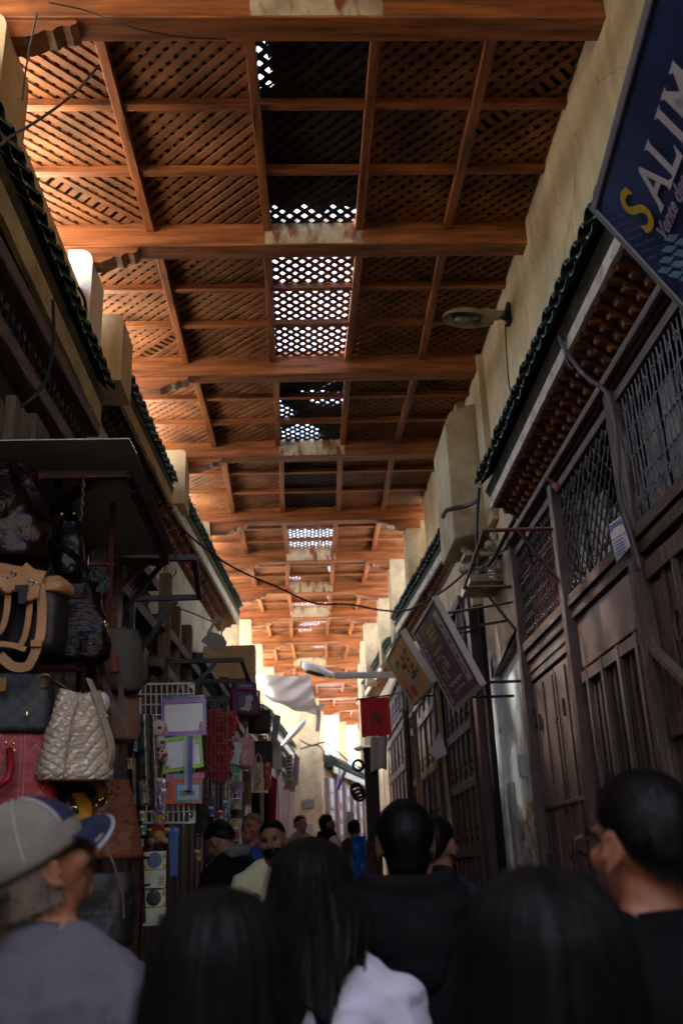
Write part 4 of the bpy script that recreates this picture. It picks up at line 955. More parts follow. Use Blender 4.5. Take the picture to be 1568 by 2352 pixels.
# 2 black bag with tan trim
c, A, B = frameat(30, 1512, YB-.15, -12); bt = thing('handbag', 'black satchel with tan leather flap and long tan shoulder strap at the left edge', 'handbag', tuple(c), GROUPBAG)
g = MB(); bagbody(g, c, A, B, .30, .38, .36, .16, .14, crump=.006, e=.5, belly=.05); g.build('body', M_blk, bt, smooth=True)
def flap(u, v): 
    p = P(-20, 1288, YB-.27)*(1-u)+P(108, 1312, YB-.27)*u; q_ = P(-20, 1345, YB-.31)*(1-u)+P(90, 1385, YB-.31)*u
    r_ = p*(1-v)+q_*v; return r_+V(0, -.03*math.sin(v*PI*.8), .012*math.sin(u*14)*v)
g = MB(); g.grid(flap, 24, 14, (0, .006, 0)); bagbody(g, c+V(0, 0, .225), A, B, .075, .40, .36, .18, .12, e=.5); g.build('flap', M_tan, bt, smooth=True)
g = MB()
strap(g, [P(20, 1345, YB-.31), P(17, 1400, YB-.30), P(5, 1445, YB-.29), P(-15, 1460, YB-.28)], .022)
strap(g, [P(70, 1375, YB-.30), P(66, 1420, YB-.30), P(58, 1462, YB-.29), P(44, 1488, YB-.28)], .022)
strap(g, [P(-10, 1478, YB-.28), P(30, 1482, YB-.28), P(60, 1492, YB-.28)], .02)
g.build('trim', M_tan, bt)
g = MB(); strap(g, [P(55, 1300, YB-.28), P(80, 1325, YB-.30), P(96, 1370, YB-.30), P(96, 1440, YB-.29), P(88, 1480, YB-.3), P(72, 1520, YB-.3), P(60, 1532, YB-.3), P(30, 1530, YB-.3), P(0, 1505, YB-.3)], .034); g.build('shoulder_strap', M_tan, bt)
g = MB(); q_ = P(52, 1352, YB-.33); g.box(q_.x-.025, q_.x+.022, q_.y-.01, q_.y+.004, q_.z-.015, q_.z+.012); g.box(q_.x-.008, q_.x+.02, q_.y-.012, q_.y, q_.z-.06, q_.z-.012); g.build('clasp', mat('smoked_clasp', (.03, .03, .03), .3, metal=.6), bt)
g = MB(); q_ = P(85, 1478, YB-.31); g.box(q_.x-.02, q_.x+.02, q_.y-.008, q_.y+.006, q_.z-.012, q_.z+.012); g.build('slider', M_tan, bt)
g = MB()
for x, y in ((10, 1330), (30, 1318), (70, 1340), (82, 1345)): ring(g, P(x, y, YB-.32), .012, .003)
g.build('buckle_ring', M_silv, bt)
# 3 dark croc patent bag
c, A, B = frameat(168, 1522, YB, 12); bt = thing('handbag', 'gathered black-maroon crocodile patent handbag with a looped strap, right of the tan-trimmed satchel', 'handbag', tuple(c), GROUPBAG)
crocm = mat('croc_patent_leather', (.012, .003, .003), .17, .5, 5, .9, spec=.18, coat=.0, fine=26, bdist=.012, stretch=(.6, .6, 2.2))
g = MB(); bagbody(g, c, A, B, .31, .25, .17, .15, .06, crump=.034, e=.75, belly=.16, seed=8, topfn=lambda x: .12*abs(x)); g.build('body', crocm, bt, smooth=True)
g = MB(); strap(g, [P(120, 1328, YB), P(100, 1250, YB), P(112, 1245, YB), P(150, 1262, YB-.02), P(185, 1290, YB-.04), P(215, 1330, YB-.06)], .028, .008); strap(g, [P(206, 1320, YB-.08), P(240, 1332, YB-.08), P(232, 1362, YB-.08)], .045, .01); g.build('strap', M_patentb, bt)
g = MB(); q_ = P(242, 1432, YB-.05); ring(g, q_, .014, .003, (1, 0, 0)); g.build('buckle', M_gold, bt)
# 4 checked navy bag
c, A, B = frameat(32, 1688, YB-.1, 10); bt = thing('handbag', 'navy-black checked handbag with a gold clasp below the tan shoulder strap', 'handbag', tuple(c), GROUPBAG)
chk = mat('navy_check', (.014, .016, .03), .5, .2, 9, .2)
g = MB(); bagbody(g, c, A, B, .22, .28, .25, .14, .12, e=.45, belly=.06)
for f in range(0): pass
g.build('body', chk, bt, smooth=True)
n_ = chk.node_tree; ck = n_.nodes.new('ShaderNodeTexChecker'); ck.inputs['Scale'].default_value = 32; ck.inputs['Color1'].default_value = (.010, .012, .022, 1); ck.inputs['Color2'].default_value = (.022, .026, .042, 1); tc = n_.nodes.new('ShaderNodeTexCoord')
mp = n_.nodes.new('ShaderNodeMapping'); mp.inputs['Scale'].default_value = (1, .001, 1); n_.links.new(tc.outputs['Object'], mp.inputs[0]); n_.links.new(mp.outputs[0], ck.inputs['Vector']); n_.links.new(ck.outputs['Color'], n_.nodes['Principled BSDF'].inputs['Base Color'])
g = MB(); q_ = P(8, 1570, YB-.22); g.box(q_.x-.012, q_.x+.014, q_.y-.01, q_.y, q_.z-.03, q_.z+.02); g.ell(P(62, 1640, YB-.2), (.006, .004, .012)); g.build('clasp', M_gold, bt)
# 5 beige quilted bucket bag
c, A, B = frameat(172, 1795, YB-.1, 24); bt = thing('handbag', 'glossy beige quilted bucket handbag hanging by a gold ring', 'handbag', tuple(c), GROUPBAG)
g = MB(); bagbody(g, c, A, B, .335, .27, .14, .16, .05, quilt=.010, crump=.007, e=.62, belly=.07, nu=200, nv=130, q=.040, topfn=lambda x: -.06*(1-abs(x))); g.build('body', M_beige, bt, smooth=True)
g = MB(); rr = [c+A*(.130*math.cos(a))+B*(.076*math.sin(a))+V(0, 0, .012) for a in [2*PI*k/24 for k in range(25)]]; g.tube(rr, .006, 6); 
g.tube([c+A*(-.055)+B*(-.083)+V(0, 0, .01), c+A*(-.05)+B*(-.088)+V(0, 0, .12), c+A*(-.035)+B*(-.075)+V(0, 0, .22), c+A*(-.005)+B*(-.035)+V(0, 0, .32)], .003, 5); g.build('piping', mat('beige_piping', (.40, .28, .17), .3), bt)
g = MB(); strap(g, [P(205, 1560, YB-.1), P(222, 1600, YB-.12), P(238, 1650, YB-.12), P(252, 1690, YB-.12), P(258, 1730, YB-.12), P(250, 1770, YB-.1)], .032, .008, (1, -.4, 0)); g.build('strap', M_beige, bt)
g = MB(); ring(g, P(103, 1563, YB-.15), .024, .003); g.ell(P(232, 1647, YB-.17), (.005, .005, .005)); g.ell(P(247, 1645, YB-.17), (.005, .005, .005)); g.build('ring', M_gold, bt)
g = MB(); strap(g, [P(60, 1500, YB), P(80, 1535, YB-.05), P(98, 1562, YB-.14)], .02); g.build('hanging_tab', mat('taupe_strap', (.16, .11, .08), .6), bt)
# 6 brown bag with white pompom
c, A, B = frameat(262, 1705, YB+.35, 30); bt = thing('handbag', 'brown handbag behind the beige bucket bag with a white fur pompom', 'handbag', tuple(c), GROUPBAG)
g = MB(); bagbody(g, c, A, B, .26, .20, .14, .14, .08, crump=.02, e=.8, seed=12); g.build('body', mat('taupe_brown_leather', (.20, .115, .07), .45, .3, 6, .3), bt, smooth=True)
g = MB(); g.ell(P(232, 1615, YB+.1), (.035, .035, .045), None, 16, 12); pm_ = g.build('pompom', mat('white_fur', (.75, .72, .70), .95, .1, 60, 1, bdist=.02), bt, smooth=True)
# 7 red quilted bag with handle
c, A, B = frameat(22, 1925, YB-.1, 14); bt = thing('handbag', 'crimson quilted handbag with white cross stitching and a round red handle', 'handbag', tuple(c), GROUPBAG)
redm = mat('crimson_leather', (.34, .008, .015), .5, .25, 6, .2)
g = MB(); bagbody(g, c, A, B, .37, .34, .22, .15, .08, quilt=.005, e=.45, belly=.03, nu=96, nv=50, q=.075); g.build('body', redm, bt, smooth=True)
g = MB(); r_ = random.Random(4)
for k in range(-4, 9):
    for s_ in (1, -1):
        x0 = -.17+.05*k; pts = []
        for j in range(11):
            z = .37*j/10; x = x0+s_*z*.75 if s_ > 0 else x0+.28-z*.75; lim = .16-.055*j/10
            if abs(x) < lim: pts.append(c+A*x+B*(-(.078-.036*j/10))+V(0, 0, z))
        if len(pts) > 1: g.tube(pts, .0011, 4)
for x in (-.09, -.075, .02, .035): g.tube([c+A*(x*1.1)+B*(-.080)+V(0, 0, .01), c+A*x+B*(-.062)+V(0, 0, .2), c+A*(x*.8)+B*(-.045)+V(0, 0, .36)], .0012, 4)
g.build('stitching', mat('pale_thread', (.55, .30, .32), .7), bt)
g = MB(); g.tube([P(22, 1722, YB-.2), P(26, 1760, YB-.25), P(20, 1790, YB-.27), P(0, 1803, YB-.27), P(-20, 1790, YB-.27)], .013, 8); g.build('handle', redm, bt, smooth=True)
g = MB()
for x, y in ((15, 1706), (32, 1708), (20, 1730), (34, 1724)): g.ell(P(x, y, YB-.2), (.005, .005, .008))
g.build('stud', M_gold, bt)
# 8 yellow bag
c, A, B = frameat(178, 1905, YB+.05, 20); bt = thing('handbag', 'mustard yellow handbag partly hidden above the blue cap brim', 'handbag', tuple(c), GROUPBAG)
g = MB(); bagbody(g, c, A, B, .13, .20, .05, .12, .05, crump=.008, e=.8); g.build('body', mat('mustard_leather', (.62, .30, .015), .5, .15, 6, .2), bt, smooth=True)
g = MB(); strap(g, [P(158, 1828, YB-.05), P(170, 1848, YB-.1), P(176, 1870, YB-.1)], .02); g.build('strap', M_blk, bt)
g = MB(); ring(g, P(170, 1862, YB-.13), .014, .003); g.tube([P(112, 1826, YB-.1), P(122, 1845, YB-.1)], .004, 5); g.build('buckle', M_gold, bt)
# 9 brown ostrich bag lower right
c, A, B = frameat(252, 1975, YB+.1, 28); bt = thing('handbag', 'reddish brown studded leather tote with a rolled handle at the foot of the stall', 'handbag', tuple(c), GROUPBAG)
brn = mat('chestnut_leather', (.17, .055, .025), .45, .25, 7, .3)
g = MB(); bagbody(g, c, A, B, .29, .25, .11, .16, .08, e=.5, crump=.01, belly=.04); r_ = random.Random(6)
for k in range(60):
    t = r_.random(); x = r_.uniform(-.1, .1)*(1-.5*t); g.ell(c+A*x+B*(-(.088-.042*t))+V(0, 0, .29*t), (.004, .004, .004), None, 6, 4)
g.build('body', brn, bt, smooth=True)
g = MB(); g.tube([P(207, 1768, YB), P(222, 1790, YB-.02), P(236, 1815, YB-.02), P(232, 1835, YB)], .022, 8); g.build('handle', mat('light_chestnut', (.26, .12, .06), .45), bt, smooth=True)
g = MB(); ring(g, P(212, 1768, YB-.03), .018, .004); 
for x, y in ((222, 1850), (236, 1835), (230, 1838), (244, 1845)): g.ell(P(x, y, YB-.05), (.004, .004, .006))
g.build('buckle', M_gold, bt)
# 10, 11, 12 more dark bags
c, A, B = frameat(212, 1850, YB+.15, 20); bt = thing('handbag', 'dark navy cloth shoulder bag with a big eyelet under the beige bucket bag', 'handbag', tuple(c), GROUPBAG)
g = MB(); bagbody(g, c, A, B, .16, .26, .22, .12, .08, crump=.015, e=.7); g.build('body', mat('charcoal_canvas', (.025, .027, .035), .8, .3, 8, .4), bt, smooth=True)
g = MB(); ring(g, P(203, 1826, YB+.05), .026, .007); g.build('eyelet', mat('gunmetal', (.08, .08, .09), .4, metal=.7), bt)
c, A, B = frameat(262, 1592, YB+.3, 20); bt = thing('handbag', 'olive grey round-bottomed bag with long chestnut straps behind the crocodile bag', 'handbag', tuple(c), GROUPBAG)
g = MB(); bagbody(g, c, A, B, .27, .22, .18, .12, .07, e=.9, belly=.2); g.build('body', mat('olive_grey_leather', (.055, .05, .042), .6, .25, 6, .3), bt, smooth=True)
g = MB(); strap(g, [P(225, 1500, YB+.15), P(243, 1570, YB+.12), P(262, 1630, YB+.1), P(283, 1690, YB+.1)], .026); strap(g, [P(268, 1510, YB+.15), P(276, 1570, YB+.12), P(284, 1640, YB+.1)], .022); g.build('strap', mat('dark_chestnut', (.07, .02, .015), .5), bt)
g = MB(); g.tube([P(246, 1458, YB), P(250, 1470, YB), P(256, 1486, YB)], .003, 5); g.build('tassel_chain', M_silv, bt)
g = MB(); g.tube([P(257, 1488, YB), P(260, 1512, YB), P(264, 1545, YB)], [.008, .014, .018], 8); g.build('tassel', mat('oxblood_suede', (.12, .02, .02), .8), bt)
c, A, B = frameat(210, 2175, YB-.1, 10); bt = thing('handbag', 'black slouchy handbag with a thin cord strap behind the man in the cap', 'handbag', tuple(c), GROUPBAG)
g = MB(); bagbody(g, c, A, B, .24, .30, .26, .16, .10, crump=.02, e=.7); g.build('body', M_blk, bt, smooth=True)
g = MB(); g.tube([P(240, 1935, YB-.15), P(262, 1985, YB-.18), P(282, 2050, YB-.18), P(285, 2110, YB-.16)], .005, 6); g.build('cord', mat('taupe_strap', (.2, .2, .2)), bt)
c, A, B = frameat(150, 1330, YB+.2, 10); bt = thing('handbag', 'narrow black glossy handbag wedged behind the top bags under the awning', 'handbag', tuple(c), GROUPBAG)
g = MB(); bagbody(g, c, A, B, .26, .14, .08, .12, .05, crump=.02, e=.8, seed=5); g.build('body', M_patentb, bt, smooth=True)
# stall structure behind the bags
st = thing('handbag_stall', 'dark stall back with rails that the handbags hang on', 'stall', (-1.2, 3.9, 0))
g = MB(); g.box(-1.34, -1.30, 2.6, 4.9, 0, 3.2); g.build('back_panel', M_dark, st)
g = MB()
for z in (2.0, 2.45, 2.95): g.tube([(-1.25, 2.7, z), (-1.18, 4.8, z)], .012, 6); g.tube([(-1.25, 4.3, z), (-.88, 4.35, z)], .012, 6)
g.tube([(-.86, 4.35, 0), (-.90, 4.35, 3.26)], .015, 6)
g.build('rail', M_redpaint, st)
g = MB(); g.box(-1.28, -.62, 2.9, 4.6, 0, 1.0); g.build('counter', mat('dark_counter', (.03, .022, .02), .7), st)
# cardboard box and purple door panel seen past the bags
g = MB(); a = onY(205, 1262, 4.9); b = onY(242, 1335, 4.9); g.box(a.x, b.x, 4.9, 5.1, b.z, a.z); tag(g.build('cardboard_box', mat('taped_cardboard', (.33, .27, .20), .8, .2, 8, .2), bevel=.003), 'taped cardboard box on the shelf under the awning', 'box')
g = MB(); a = onY(255, 1455, 4.9); b = onY(290, 1700, 4.9); g.prism([a+V(0, 0, 0), V(b.x, 4.9, a.z-.06), b, V(a.x, 4.9, b.z)], (0, .03, 0)); tag(g.build('plum_board', mat('plum_panel', (.09, .045, .05), .6, .2, 5, .2)), 'plum coloured panel between the handbags and the wire grid', 'panel')
g = MB(); g.tube([P(203, 1300, 4.2), P(203, 1272, 4.2), P(225, 1270, 4.2), P(222, 1350, 4.2)], .003, 5); g.tube([P(214, 1270, 4.2), P(213, 1350, 4.2)], .003, 5); tag(g.build('wire_hanger', M_silv), 'thin bright wire hanger above the crocodile handbag', 'hanger')

# ---------------------------------------------------------------- rack of trinkets and the wire grids
g = MB(); YR = 4.9
for xa, ya, xb, yb in ((312, 1568, 330, 2120), (298, 1590, 300, 2060)): g.tube([P(xa, ya, YR), P(xb, yb, YR)], .012, 6)
for k in range(8): y = 1600+62*k; g.tube([P(299, y+8, YR), P(316+2*k, y, YR)], .008, 5); g.tube([P(316+2*k, y, YR), P(330+2*k, y-2, YR-.12)], .006, 5)
g.tube([P(312, 1568, YR), P(335, 1568, YR-.02)], .012, 6)
tag(g.build('display_rack', M_redpaint), 'oxblood ladder-like display rack with short pegs beside the wire grid', 'rack')
def wiregrid(label, x0, y0, x1, y1, Yd, nx, ny, m, r=.004, corner=True):
    a, b, c_, d_ = P(x0, y0, Yd), P(x1, y0-2, Yd), P(x0+(x1-x0)*.02, y1, Yd), P(x1+2, y1, Yd); root = thing('wire_grid', label, 'wire grid', tuple(c_))
    g = MB()
    def pt(u, v): return a*(1-u)*(1-v)+b*u*(1-v)+c_*(1-u)*v+d_*u*v
    for i in range(nx+1): g.tube([pt(i/nx, 0), pt(i/nx, 1)], r*(1.6 if i in (0, nx) else 1), 5)
    for j in range(ny+1): g.tube([pt(0, j/ny)+V(0, -.005, 0), pt(1, j/ny)+V(0, -.005, 0)], r*(1.6 if j in (0, ny) else 1), 5)
    g.build('mesh_panel', m, root)
    if corner:
        g = MB()
        for (u, v), (du, dv) in (((1, 0), (-.12, .05)), ((1, 1), (-.12, -.05))): g.prism([pt(u, v), pt(u+du, v), pt(u+du*.9, v+dv*.25), pt(u, v+dv)], (0, -.004, 0))
        g.build('corner_gusset', m, root)
    return root
YG = 6.2
M_wgrid = mat('white_coated_wire', (.66, .70, .74), .4, .08)
wiregrid('white wire display grid hung with toy drawing boards', 322, 1572, 445, 1890, YG, 10, 13, M_wgrid, .0045)
wiregrid('dim dark wire grid with red plush hanging on it', 447, 1610, 522, 1920, YG+.5, 8, 15, mat('grey_wire', (.12, .12, .14), .4), .003, False)
wiregrid('narrow white ladder grid with small picture packs', 520, 1780, 528+22, 1950, YG+1.2, 2, 9, M_wgrid, .005, False)
def rectp(g, F, a0, a1, b0, b1, off=0, th=.004):
    """F: four corner points; fractions across/down; off towards the viewer"""
    p00, p10, p01, p11 = F; nn = (p10-p00).cross(p01-p00).normalized(); nn = nn if nn.y < 0 else -nn
    f = lambda u, v: p00*(1-u)*(1-v)+p10*u*(1-v)+p01*(1-u)*v+p11*u*v+nn*off
    g.prism([f(a0, b0), f(a1, b0), f(a1, b1), f(a0, b1)], nn*th)
def frect(F, g, w0, w1, off=0, th=.01):
    rectp(g, F, 0, 1, 0, w1, off, th); rectp(g, F, 0, 1, 1-w1, 1, off, th); rectp(g, F, 0, w0, w1, 1-w1, off, th); rectp(g, F, 1-w0, 1, w1, 1-w1, off, th)
def quad(pts, Yd): return [P(x, y, Yd) for x, y in pts]
M_board = mat('white_board', (.86, .90, .95), .3, .05, 5, .05, coat=.5)
M_film = mat('crinkled_film_header', (.08, .22, .42), .2, .5, 30, .4, coat=1, dirt=((.45, .36, .12), 22, .6))
def drawing_board(label, pts, fm, header, decor):
    F = quad(pts, YG-.06); root = thing('drawing_board', label, 'toy', tuple(F[2]), 'toy drawing boards on the white grid')
    g = MB(); rectp(g, F, 0, 1, 0, 1, -.01, .01); g.build('writing_sheet', M_board, root)
    g = MB(); frect(F, g, .07, .12, .001); g.build('frame', fm, root, bevel=.002)
    g = MB(); rectp(g, F, .03, .98, -.10, -.01, 0, .006); g.build('header_card', M_film, root)
    g = MB(); decor(g, F); g.build('printed_figures', mat('print_pinkish', (.62, .28, .30), .5, .4, 40, 0, dirt=((.55, .42, .2), 30, .5)), root)
def dec1(g, F):
    for u in (.09, .88): rectp(g, F, u-.03, u+.03, .64, .72, .012, .001); rectp(g, F, u-.045, u+.045, .72, .82, .012, .001); rectp(g, F, u-.03, u+.06, .82, .93, .012, .001)
    for k in range(7): rectp(g, F, .40+.03*k, .422+.03*k, .055+.01*(k % 2), .115-.01*(k % 3), .012, .001)
drawing_board('purple framed toy drawing board wrapped in film, top of the white grid', [(372, 1608), (473, 1604), (371, 1692), (475, 1688)], mat('purple_plastic', (.42, .22, .66), .35, .15, 8, .05, coat=.5), True, dec1)
g = MB()
def dec2(g, F):
    for k in range(9): rectp(g, F, .06+.02*(k % 3), .10+.02*(k % 4), .78+.02*k*.6, .80+.02*k*.6+.02, .012, .001); rectp(g, F, .84+.015*(k % 3), .87+.015*(k % 4), .08+.03*k, .10+.03*k, .012, .001)
    for k in range(5): rectp(g, F, .28+.09*k, .34+.09*k, .9, .94, .012, .001)
drawing_board('lime green framed toy drawing board, middle of the white grid', [(373, 1697), (462, 1684), (375, 1778), (468, 1762)], mat('lime_plastic', (.36, .78, .10), .35, .12, 8, .05, coat=.5), True, dec2)
F = quad([(384, 1792), (466, 1788), (383, 1848), (465, 1846)], YG-.08); root = thing('magnetic_toy', 'orange-red magnetic drawing toy with a blue edged screen under the lime board', 'toy', tuple(F[2]))
g = MB(); rectp(g, F, 0, 1, 0, 1, 0, .02); g.build('case', mat('orange_red_plastic', (.85, .14, .05), .35, .1, 5, .05, coat=.4), root, bevel=.004)
g = MB(); rectp(g, F, .25, .96, .16, .90, .0205, .004); g.build('screen_frame', mat('cyan_plastic', (.08, .40, .66), .35), root)
g = MB(); rectp(g, F, .31, .91, .25, .83, .025, .002); g.build('screen', mat('pale_grey_screen', (.50, .58, .62), .3, .1), root)
g = MB()
for k in range(10): rectp(g, F, .38+.042*k, .41+.042*k, .42+.03*((k*3) % 4), .66+.02*(k % 3), .0275, .001)
for k in range(3): rectp(g, F, .07, .13, .40+.16*k, .48+.16*k, .021, .003)
g.build('blue_doodle', mat('blue_doodle', (.07, .22, .42), .5), root)
g = MB(); rectp(g, F, -.02, 1.05, -.24, -.02, .0, .006); rectp(g, F, .01, .18, .0, .30, .022, .003); g.build('header_card', mat('pink_blue_card', (.70, .22, .42), .35, .4, 12, .1, coat=.5, dirt=((.10, .42, .62), 7, .5)), root)
F = quad([(352, 1786), (382, 1790), (356, 1872), (381, 1870)], YG-.1); g = MB(); g.grid(lambda u, v: F[0]*(1-u)*(1-v)+F[1]*u*(1-v)+F[2]*(1-u)*v+F[3]*u*v+V(0, -.02*math.sin(u*PI)*math.sin(v*PI)-.006*noise.noise(V(u*9, v*25, 0)), 0), 16, 40, (0, .004, 0)); sp_ = g.build('sticker_pack', mat('silver_foil_pack', (.55, .58, .62), .2, .2, 20, .6, metal=.3, coat=1, dirt=((.66, .28, .20), 36, .56)), smooth=True); tag(sp_, 'shiny foil sticker pack with tiny coloured figures left of the orange toy', 'pack')
g = MB(); r_ = random.Random(3)
for k in range(26):
    u, v = r_.uniform(.15, .85), r_.uniform(.08, .95); g.ell(F[0]*(1-u)*(1-v)+F[1]*u*(1-v)+F[2]*(1-u)*v+F[3]*u*v+V(0, -.028, 0), (.009, .003, .012), None, 8, 4)
g.build('sticker', mat('sticker_blue', (.16, .22, .62), .4, .5, 30, 0, dirt=((.75, .22, .3), 20, .5)), sp_)
# pencil strip hanging
F = quad([(424, 1692), (444, 1690), (424, 1815), (442, 1816)], YG-.14); rt_ = thing('pencil_strip', 'hanging strip of purple, silver and green pencils in front of the boards', 'pencils', tuple(F[2]))
for k, (nm, cc) in enumerate((('silver_strip', (.62, .70, .72)), ('green_strip', (.10, .42, .30)), ('purple_strip', (.13, .09, .46)))):
    g = MB(); rectp(g, F, [0, .28, .5][k], [.27, .49, .98][k], .0, 1, .002*k, .008); g.build(nm, mat(nm, cc, .25, .3, 40, .2, coat=1, stretch=(1, 1, .3)), rt_)
# plush balls
for k, (x, y, rr_, lab) in enumerate(((364, 1672, .052, 'largest white plush ball with a red mark beside the purple board'), (370, 1705, .042, 'white plush ball with red trim, middle of the string of three'), (374, 1735, .040, 'red spotted white plush ball, lowest of the string of three'))):
    c = P(x, y, YG-.12); g = MB(); g.ell(c, (rr_*.8, rr_*.8, rr_), None, 18, 12); b_ = g.build('plush_ball', mat('white_plush', (.70, .70, .70), .9, .1, 60, .8), smooth=True); tag(b_, lab, 'plush toy', 'white plush balls on a string')
    g = MB(); g.ell(c+V(.012, -rr_*.66, -.004), (.016, .012, .012), None, 8, 6); 
    if k == 2: 
        for q in range(4): g.ell(c+V(.022*math.cos(q*1.6), -rr_*.62, .02*math.sin(q*1.6)), (.010, .010, .009), None, 8, 6)
    g.build('red_mark', mat('red_felt', (.55, .03, .05), .8), b_)
# red plush cascade
g = MB(); r_ = random.Random(11)
rp = thing('plush_garland', 'deep red furry plush shapes cascading behind the dark grid', 'plush toy', tuple(P(500, 1790, YG+.7)))
for k in range(15):
    x = 492+28*(k % 2)*.6+r_.uniform(-10, 10)+10*math.sin(k); y = 1648+9.6*k; c = P(x, y, YG+.72); g = MB(); rr_ = r_.uniform(.045, .07)
    g.ell(c, (rr_, rr_*.8, rr_*1.1), None, 14, 10); 
    for q in range(26): dv = V(r_.gauss(0, 1), r_.gauss(0, 1), r_.gauss(0, 1)).normalized(); g.ell(c+V(dv.x*rr_, dv.y*rr_*.8, dv.z*rr_*1.1), (.014, .014, .014), None, 6, 4)
    g.build('plush_tuft', mat('deep_red_plush', (.45, .010, .016), .95, .4, 40, 1, sheen=.4), rp, smooth=True)
# teddy bear
c = P(366, 1912, 5.3); tb = thing('teddy_bear', 'small honey coloured teddy bear with a red bow sitting above the picture cards', 'teddy bear', tuple(c+V(0, 0, -.07)))
g = MB(); g.ell(c+V(0, 0, -.01), (.036, .03, .042), None, 16, 12); g.ell(c+V(.0, -.01, .058), (.034, .032, .031), None, 16, 12)
for s_ in (-1, 1): g.ell(c+V(s_*.027, 0, .088), (.012, .007, .012), None, 10, 8); g.ell(c+V(s_*.042, -.02, .008), (.016, .022, .014), None, 10, 8); g.ell(c+V(s_*.036, -.035, -.045), (.019, .032, .018), None, 10, 8)
g.build('body', mat('honey_plush', (.55, .30, .11), .95, .2, 60, .8, sheen=.4), tb, smooth=True)
g = MB(); g.ell(c+V(0, -.04, .048), (.015, .010, .012), None, 10, 8); g.build('muzzle', mat('cream_plush', (.7, .6, .5), .9), tb, smooth=True)
g = MB(); g.ell(c+V(0, -.051, .052), (.005, .004, .004)); g.ell(c+V(-.013, -.036, .068), (.004, .003, .004)); g.ell(c+V(.013, -.036, .068), (.004, .003, .004)); g.build('eyes_and_nose', M_black, tb)
g = MB(); g.ell(c+V(-.017, -.034, .022), (.016, .007, .011)); g.ell(c+V(.017, -.034, .022), (.016, .007, .011)); g.ell(c+V(0, -.037, .022), (.006, .006, .006)); g.build('bow', mat('red_ribbon', (.55, .02, .03), .5), tb, smooth=True)
for s_ in (-1, 1):
    pass
# string of picture cards
YC = 5.1
for k in range(4):
    y0 = 1957+43*k; y1 = y0+41; xo = [0, -2, -3, 0][k]
    F = quad([(330+xo, y0), (382, y0-3), (329+xo, y1), (381-2*k*.5, y1-2)], YC-.02*(k % 2)); cdx = thing('picture_card', ['topmost pale green card with a round blue picture in the hanging string', 'second hanging card, white label beside a pale price tag', 'third hanging card with a dark round emblem', 'lowest hanging card of the pale green string'][k], 'card', tuple(F[2]), 'pale green cards hanging in a string')
    g = MB(); rectp(g, F, 0, 1, 0, 1, 0, .004); g.build('sheet', mat('pale_green_card', (.58, .66, .50), .45, .15, 9, .1, coat=.3), cdx)
    c = F[0]*.25+F[1]*.25+F[2]*.25+F[3]*.25+V(0, -.006, 0)
    if k in (0, 2):
        g = MB(); g.ell(c, (.038, .004, .038), None, 20, 6); g.build('round_picture', mat('blue_disc' if k == 0 else 'dark_disc', (.12, .20, .34) if k == 0 else (.05, .06, .06), .4, .4, 20, 0), cdx)
        g = MB()
        for dx, dz in ((-.05, .02), (-.048, -.03), (.05, .02), (.05, -.03)): g.ell(c+V(dx, 0, dz), (.010, .003, .012), None, 8, 4)
        g.build('orange_print', mat('orange_print', (.55, .38, .05), .5), cdx)
    else:
        g = MB(); rectp(g, F, .32, .66, .35, .98, .004, .004); g.build('white_label', mat('white_label', (.72, .76, .72), .3), cdx)
        g = MB()
        for q in range(5): rectp(g, F, .70, .94, .40+.10*q, .46+.10*q, .004, .001)
        g.build('red_lines', mat('faded_red_ink', (.45, .16, .13), .6), cdx)
g = MB(); F = quad([(390, 1908), (410, 1904), (392, 2012), (408, 2012)], 5.6)
rectp(g, F, 0, 1, .08, 1, 0, .02); g.ell((F[0]+F[1])/2+V(0, -.01, -.012), (.036, .012, .03), None, 14, 8); tag(g.build('plastic_sledge', mat('cobalt_plastic', (.05, .13, .42), .4, .1)), 'rounded cobalt blue plastic board behind the card string', 'board')
F = quad([(392, 2010), (412, 2010), (390, 2052), (406, 2052)], 5.6)
# backpacks and shopping bags on the far frame
def pack(label, x, y, wpx, hpx, Yd, yaw, m, parts=(), depth=.14, cat='backpack', e=.5, name='backpack', top=.85):
    sc_ = (Yd*.94+.3)/2200; W_, H_ = wpx*sc_*1.0, hpx*sc_; c, A, B = frameat(x, y+hpx/2, Yd, yaw); rt = thing(name, label, cat, tuple(c))
    g = MB(); bagbody(g, c, A, B, H_, W_*.95, W_*top, depth, depth*.8, e=e, belly=.04, crump=.004); g.build('body', m, rt, smooth=True)
    return rt, c, A, B, W_, H_
def frontrect(g, c, A, B, D, a0, a1, z0, z1, th=.012, bulge=0):
    q_ = [c+A*a0+V(0, 0, z0)-B*D, c+A*a1+V(0, 0, z0)-B*D, c+A*a1+V(0, 0, z1)-B*D, c+A*a0+V(0, 0, z1)-B*D]; g.prism(q_, -B*th)
rt, c, A, B, W_, H_ = pack('purple and crimson school backpack with a white animal picture, hung from the frame', 560, 1608, 66, 78, 8.2, 18, mat('purple_nylon', (.085, .055, .20), .6, .2, 8, .2), depth=.16)
g = MB(); D = .082
g.tube([c+A*(-W_*.46)-B*D+V(0, 0, .02), c+A*(-W_*.46)-B*D+V(0, 0, H_*.72), c+A*(-W_*.3)-B*D+V(0, 0, H_*.76), c+A*(W_*.3)-B*D+V(0, 0, H_*.76), c+A*(W_*.46)-B*D+V(0, 0, H_*.72), c+A*(W_*.46)-B*D+V(0, 0, .02), c+A*(-W_*.46)-B*D+V(0, 0, .02)], .012, 6); g.build('crimson_piping', mat('crimson_nylon', (.30, .02, .06), .6), rt)
